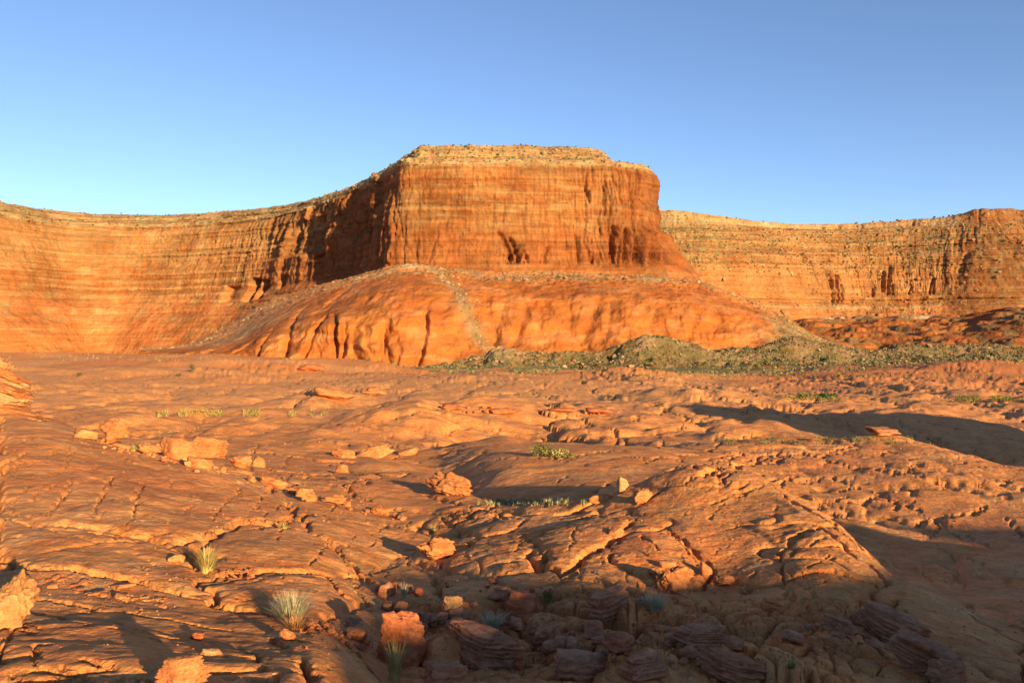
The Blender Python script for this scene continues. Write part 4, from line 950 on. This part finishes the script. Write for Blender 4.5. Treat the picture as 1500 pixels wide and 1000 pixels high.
# rubble on the benches and aprons under the cliffs
def far_rubble():
    rg = np.random.RandomState(9); V0, T0 = ICO[1]; Vs = []; Ts = []; Cs = []; n = 0
    def add(p, s_, c):
        nonlocal n
        R_ = V0 * (1 + .3 * rg.normal(size=(len(V0), 1))) * np.array([1, rg.uniform(.6, 1), rg.uniform(.5, .9)]) * s_
        Vs.append(R_ + p + np.array([0, 0, s_ * .2])); Ts.append(T0 + n); n += len(V0); Cs.append(np.tile(c, (len(V0), 1)))
    pal = [np.array(a) for a in [(.34,.20,.10), (.32,.17,.08), (.26,.17,.085), (.40,.27,.14), (.34,.14,.05)]]
    nr, nc = PM.shape[:2]
    for _ in range(3000):
        i = int(nr * rg.uniform(.58, .86)); j = rg.randint(nc)
        if pn(np.array([j / 34.]), np.array([i / 16.]), 9)[0] < rg.uniform(-.15, .25): continue
        add(PM[i, j], rg.exponential(.55) + .35, pal[rg.randint(5)])
    for _ in range(400):
        t = rg.rand(); px = 640 + 100 * t + rg.normal() * 9; i = int(nr * (.60 - .45 * t)); j = int((px - 205) / 1190 * nc)
        add(PM[i, j], rg.exponential(.55) + .35, pal[rg.randint(5)])
    for _ in range(500):
        i = int(nr * rg.uniform(.1, .62)); j = int(nc * rg.uniform(.80, .98)); add(PM[i, j], rg.exponential(.55) + .35, pal[rg.randint(5)])
    nr, nc = PA.shape[:2]
    for _ in range(3600):
        i = int(nr * rg.uniform(.12, .85)); j = rg.randint(nc); add(PA[i, j], rg.exponential(.4) + .3, pal[rg.randint(4)])
    P = CB['P']; nr, nc = P.shape[:2]
    for _ in range(1500):
        i = int(nr * rg.uniform(.15, .95)); j = rg.randint(nc); add(P[i, j], rg.exponential(1.2) + .8, pal[rg.randint(5)])
    P = CA['P']; nr, nc = P.shape[:2]
    for _ in range(1200):
        i = int(nr * rg.uniform(.06, .26)); j = rg.randint(nc); add(P[i, j], rg.exponential(.8) + .7, pal[rg.randint(4)])
    me = soup_mesh('rubble', np.concatenate(Vs), np.concatenate(Ts), M_farrock, np.concatenate(Cs))
    link('rubble', me, kind='stuff', label='broken rubble strewn over the benches and aprons below the cliffs')
far_rubble()

# ------------------------------------------------------------------ plants
def leaf_material(name, rough=.75):
    m = bpy.data.materials.new(name); m.use_nodes = True; nt = m.node_tree; b = nt.nodes['Principled BSDF']
    at = N(nt, 'Attribute', attribute_name='albedo'); nz = N(nt, 'TexNoise', Scale=9.0)
    geo = N(nt, 'NewGeometry'); nt.links.new(geo.outputs['Position'], nz.inputs['Vector'])
    mr = N(nt, 'MapRange'); mr.inputs['From Min'].default_value = .3; mr.inputs['From Max'].default_value = .7; mr.inputs['To Min'].default_value = .75; mr.inputs['To Max'].default_value = 1.25
    nt.links.new(nz.outputs['Fac'], mr.inputs['Value'])
    v = N(nt, 'VectorMath', operation='SCALE'); nt.links.new(at.outputs['Color'], v.inputs[0]); nt.links.new(mr.outputs[0], v.inputs['Scale'])
    nt.links.new(v.outputs[0], b.inputs['Base Color']); b.inputs['Roughness'].default_value = rough; b.inputs['Specular IOR Level'].default_value = .2
    return m
M_leaf = leaf_material('dry_grass_and_leaves')
def tuft(seed, n, h, w, colors, droop=.5, wid=.006):
    rg = np.random.RandomState(seed); V = []; T = []; Cc = []
    for i in range(n):
        a = rg.rand() * 6.3; r0 = w * .18 * math.sqrt(rg.rand()); hh = h * rg.uniform(.45, 1.05); lean = rg.uniform(.05, 1.0) * w * .5 * (1.1 - .3 * hh / h)
        b = np.array([r0 * math.cos(a), r0 * math.sin(a), -.03 * h]); dr = np.array([math.cos(a + rg.normal() * .4), math.sin(a + rg.normal() * .4), 0])
        sd_ = np.array([-dr[1], dr[0], 0]) * wid * rg.uniform(.6, 1.3); c = np.array(colors[rg.randint(len(colors))]) * rg.uniform(.8, 1.15)
        k = len(V)
        for q in range(4):
            u = q / 3; p = b + dr * lean * u ** 1.6 + np.array([0, 0, hh * (u - droop * .35 * u ** 3)]); ww = (1 - .85 * u)
            V += [p - sd_ * ww, p + sd_ * ww]; Cc += [c, c]
        for q in range(3): T.append([k + 2 * q, k + 2 * q + 1, k + 2 * q + 3, k + 2 * q + 2])
    return soup_mesh('blades', np.array(V), np.array(T), M_leaf, np.array(Cc))
GOLD = [(.50,.36,.12), (.56,.42,.17), (.42,.30,.10)]; GRYG = [(.42,.36,.22), (.50,.44,.28), (.34,.30,.17)]; GRN = [(.14,.17,.04), (.18,.20,.05), (.26,.24,.08)]
for i, (px, py, wp, hp, n, cl, lb) in enumerate([
  (303,838,46,40,420,GOLD + [(.28,.26,.09)],'golden green grass tuft leaning right of the pale rounded stone'),
  (427,912,74,46,900,GRYG,'wide pale grey dry bush of stiff stems on the sunlit lower slabs'),
  (432,922,60,20,260,[(.5,.24,.08),(.45,.2,.08)],'low russet fringe of dead stems under the wide dry bush'),
  (578,996,40,64,260,GOLD,'golden grass tuft in front of the squared rust-red boulder'),
  (722,922,52,28,300,GRYG,'faded tuft in the shade below the dark red angular block'),
  (803,882,24,18,200,GRN,'small round green tuft in the shade at the gully lip'),
  (876,892,22,17,180,GRN,'small green tuft left of the dark overhanging slab'),
  (416,774,20,12,90,GRN + GOLD,'tiny green tuft at the right corner of the big left slab'),
  (636,780,22,9,70,GRN + GOLD,'tiny green tuft on the bare slab above the central boulder'),
  (592,878,16,28,90,GRYG,'thin dry sprig beside the dark jointed slab'),
  (958,905,60,26,300,GRYG,'sparse dry stems along the seam right of the dark overhanging slab'),
  (1158,990,34,12,120,GRN,'low green tuft near the bottom of the gully'),
  (820,985,20,22,90,GRN + GRYG,'dark green tuft at the bottom of the gully near the broad boulder'),
  (122,640,24,12,90,GOLD + GRN,'yellow green tuft behind the thin crest slab'),
  (885,960,24,16,110,GRN + GRYG,'dull tuft between the gully blocks'),
  (195,660,26,10,90,GRN + GOLD,'small green tuft among the crest row of blocks')]):
    x, y, z = find(px, py); k = y / F
    me = tuft(60 + i, n, hp * k * 1.1, wp * k, cl, wid=max(.0022, .00042 * y))
    o = link('grass_tuft', me, label=lb, category='grass tuft'); o.location = (x, y, z)
def leafbush(seed, n, w, h, leaf, colors):
    rg = np.random.RandomState(seed); V = []; T = []; Cc = []
    cen = rg.normal(size=(max(4, n // 22), 3)) * np.array([w * .26, w * .22, h * .2]) + np.array([0, 0, h * .5])
    for i in range(n):
        c = cen[rg.randint(len(cen))] + rg.normal(size=3) * np.array([w, w, h]) * .11
        c[2] = min(max(c[2], h * .03), h * 1.05)
        a = rg.normal(size=3); a /= np.linalg.norm(a); b = np.cross(a, rg.normal(size=3)); b /= np.linalg.norm(b)
        s_ = leaf * rg.uniform(.6, 1.3); k = len(V)
        V += [c - a * s_, c + b * s_ * .5, c + a * s_, c - b * s_ * .5]; T.append([k, k + 1, k + 2, k + 3])
        cc = np.array(colors[rg.randint(len(colors))]) * rg.uniform(.7, 1.2); Cc += [cc] * 4
    return soup_mesh('foliage', np.array(V), np.array(T), M_leaf, np.array(Cc))
JUN = [(.085,.10,.035), (.11,.12,.045), (.07,.08,.03)]; SAGE = [(.17,.155,.065), (.13,.125,.05), (.21,.18,.08)]
for i, (px, py, wp, hp, cl, lb) in enumerate([(796,669,26,13,[(.13,.14,.035),(.18,.17,.05)],'dark green bush on the sunlit slope beyond the shaded bowl'),
   (816,670,24,9,GOLD + GRN,'yellowish bush touching the right side of the dark green bush'), (836,671,14,5,GRN,'tiny green plant right of the paired bushes'),
   (282,546,9,8,JUN,'lone round green bush on the distant orange flat at left'), (262,552,6,4,JUN,'very small bush left of the lone round bush on the distant flat'),
   (116,551,6,4,JUN,'very small bush on the distant orange flat near the left outcrop'), (1175,584,18,6,GRN,'flat green bush at the left end of the far right valley'), (1210,583,24,6,JUN,'dark bush on the valley floor left of the far orange hill')]):
    x, y, z = find(px, py); k = y / F
    me = leafbush(300 + i, 500, wp * k, hp * k * 1.3, .07 * wp * k, cl)
    o = link('desert_bush', me, label=lb, category='bush'); o.location = (x, y, z)

# shrubs dotted over the rims and ledges: the 300 largest singly, the rest together
SHR = [leafbush(700 + i, 90, 1, .8, .16, JUN) for i in range(6)]
prnd = np.random.RandomState(77)
def cliff_spots(Cc, zlo, zhi, pxlo, pxhi, n):
    P = Cc['P']; out = []; pr_ = P[..., 0] / P[..., 1] * F + 750; ok = np.argwhere((P[..., 2] > zlo) & (P[..., 2] < zhi) & (pr_ > pxlo) & (pr_ < pxhi) & (P[..., 1] < 2200))
    # equal chance per unit of picture height
    for q in prnd.randint(len(ok), size=n): out.append(P[tuple(ok[q])])
    return out
def shrubs(spots, lo, hi, lb, gp, ext):
    for p in spots:
        s_ = prnd.uniform(lo, hi); q_ = min(3, max(0, int(4 * ((p[0] / p[1] * F + 750) - ext[0]) / (ext[1] - ext[0]))))
        o = link('juniper_shrub', SHR[prnd.randint(6)], label='%s %s %s' % ('small' if s_ < lo + .4 * (hi - lo) else 'larger', lb, ('at its left end', 'left of its middle', 'right of its middle', 'at its right end')[q_]), category='shrub', group=gp)
        o.location = (p[0], p[1], p[2] - .1 * s_); o.scale = (s_, s_, s_ * prnd.uniform(.7, 1.1)); o.rotation_euler = (0, 0, prnd.rand() * 6.3)
shrubs(cliff_spots(CA, 256, 295, 560, 950, 110), 2.6, 4.6, 'dark shrub on the ledgy cap of the central mesa', 'shrubs on the mesa cap', (560, 950))
shrubs(cliff_spots(CA, 254, 295, -20, 560, 100), 3.4, 6.0, 'dark shrub along the rim of the long left cliff', 'shrubs on the left rim', (0, 560))
shrubs(cliff_spots(CB, 288, 296, 955, 1500, 40), 4.5, 8.0, 'dark shrub on the skyline of the right cliff', 'shrubs on the right skyline', (955, 1500))
shrubs(cliff_spots(CB, 190, 262, 955, 1500, 50), 3.5, 6.0, 'dark shrub below the pale rim of the right cliff', 'shrubs on the right ledges', (955, 1500))
def shrub_mass():
    Vs = []; Ts = []; Cs = []; n = 0
    def add(p, s_, cl):
        nonlocal n
        V0, T0 = ICO[1]; a = V0 * (1 + .3 * prnd.normal(size=(len(V0), 1))) * np.array([.5, .5, .38]) * s_
        Vs.append(a + p + np.array([0, 0, .25 * s_])); Ts.append(T0 + n); n += len(V0); Cs.append(np.tile(np.array(cl[prnd.randint(3)]), (len(V0), 1)))
    for p in cliff_spots(CA, 254, 295, -60, 950, 1500): add(p, prnd.uniform(1.5, 3.6), JUN)
    for p in cliff_spots(CB, 288, 296, 950, 1560, 160): add(p, prnd.uniform(2.5, 6), JUN)
    for p in cliff_spots(CB, 150, 270, 950, 1560, 1500): add(p, prnd.uniform(1.8, 4.2), JUN)
    for p in cliff_spots(CB, 20, 110, 1100, 1560, 500): add(p, prnd.uniform(1.8, 3.6), SAGE)
    nr, nc = PA.shape[:2]
    for _ in range(3800): add(PA[int(nr * prnd.uniform(0, .6)), prnd.randint(nc)], prnd.uniform(.7, 2.4), [JUN, SAGE][prnd.rand() < .6])
    for _ in range(1500):
        add(PA[int(nr * prnd.uniform(.4, .8)), int(nc * prnd.uniform(.45, 1) - 1)], prnd.uniform(.7, 2.4), SAGE)
    for _ in range(2200):
        px = prnd.uniform(520, 1560); d_ = math.exp(prnd.uniform(math.log(330), math.log(880))); j = int(np.argmin(np.abs(PXG - px))); i = int(np.argmin(np.abs(D[:, j] - d_)))
        if pn(np.array([px / 40.]), np.array([d_ / 60.]), 13)[0] > -.2: add(P_ground[i, j], prnd.uniform(.8, 2.2), [JUN, SAGE][prnd.rand() < .4])
    nr, nc = PM.shape[:2]
    for _ in range(500): add(PM[int(nr * prnd.uniform(.6, .84)), prnd.randint(nc)], prnd.uniform(1, 2.2), SAGE)
    for _ in range(900): add(PM[int(nr * prnd.uniform(.05, .6)), int(nc * prnd.uniform(.78, .99))], prnd.uniform(1, 2.4), SAGE)
    me = soup_mesh('scrub', np.concatenate(Vs), np.concatenate(Ts), M_leaf, np.concatenate(Cs))
    link('scrub', me, kind='stuff', label='low dark scrub dotted over the ledges, benches and rubble aprons')
shrub_mass()
def grass_strips():
    V = []; T = []; Cc = []
    strips = [((225,480),(603,611),900,(3,7),GRN + GOLD), ((1150,1230),(583,587),120,(3,7),GRN), ((1400,1500),(583,590),420,(3,7),GRN), ((1140,1400),(585,592),160,(2,5),GRN + GOLD), ((690,960),(577,582),200,(2,4),GRN + GOLD),
              ((1040,1400),(643,652),300,(3,7),GRN), ((560,800),(560,566),160,(2,4),GRN + GOLD), ((700,860),(733,741),400,(4,9),GRYG + GRN), ((180,320),(628,650),60,(2,5),GRN + GOLD),((930,1500),(548,556),700,(2,4),GRN + GOLD),((0,430),(520,530),200,(2,4),GRN + GOLD)]
    for (a, b), (c, d), cnt, (s0, s1), cl in strips:
        for _ in range(cnt):
            px = prnd.uniform(a, b)
            if pn(np.array([px / 23.]), np.array([c / 7.]), 3)[0] < -.12: continue
            x, y, z = find(px, prnd.uniform(c, d)); k = prnd.uniform(s0, s1) * y / F
            for q in range(5):
                an = prnd.rand() * 6.3; dx, dy = math.cos(an) * k * .5, math.sin(an) * k * .5; i = len(V); w_ = k * .10
                V += [(x - dy * .2, y + dx * .2, z - .02), (x + dy * .2, y - dx * .2, z - .02), (x + dx, y + dy, z + k * prnd.uniform(.4, .8))]; T.append([i, i + 1, i + 2])
                cc = np.array(cl[prnd.randint(len(cl))]) * prnd.uniform(.8, 1.2); Cc += [cc] * 3
    me = soup_mesh('grass', np.array(V), np.array(T), M_leaf, np.array(Cc))
    link('grass', me, kind='stuff', label='thin green grass in the sandy strips between the slickrock domes')
grass_strips()
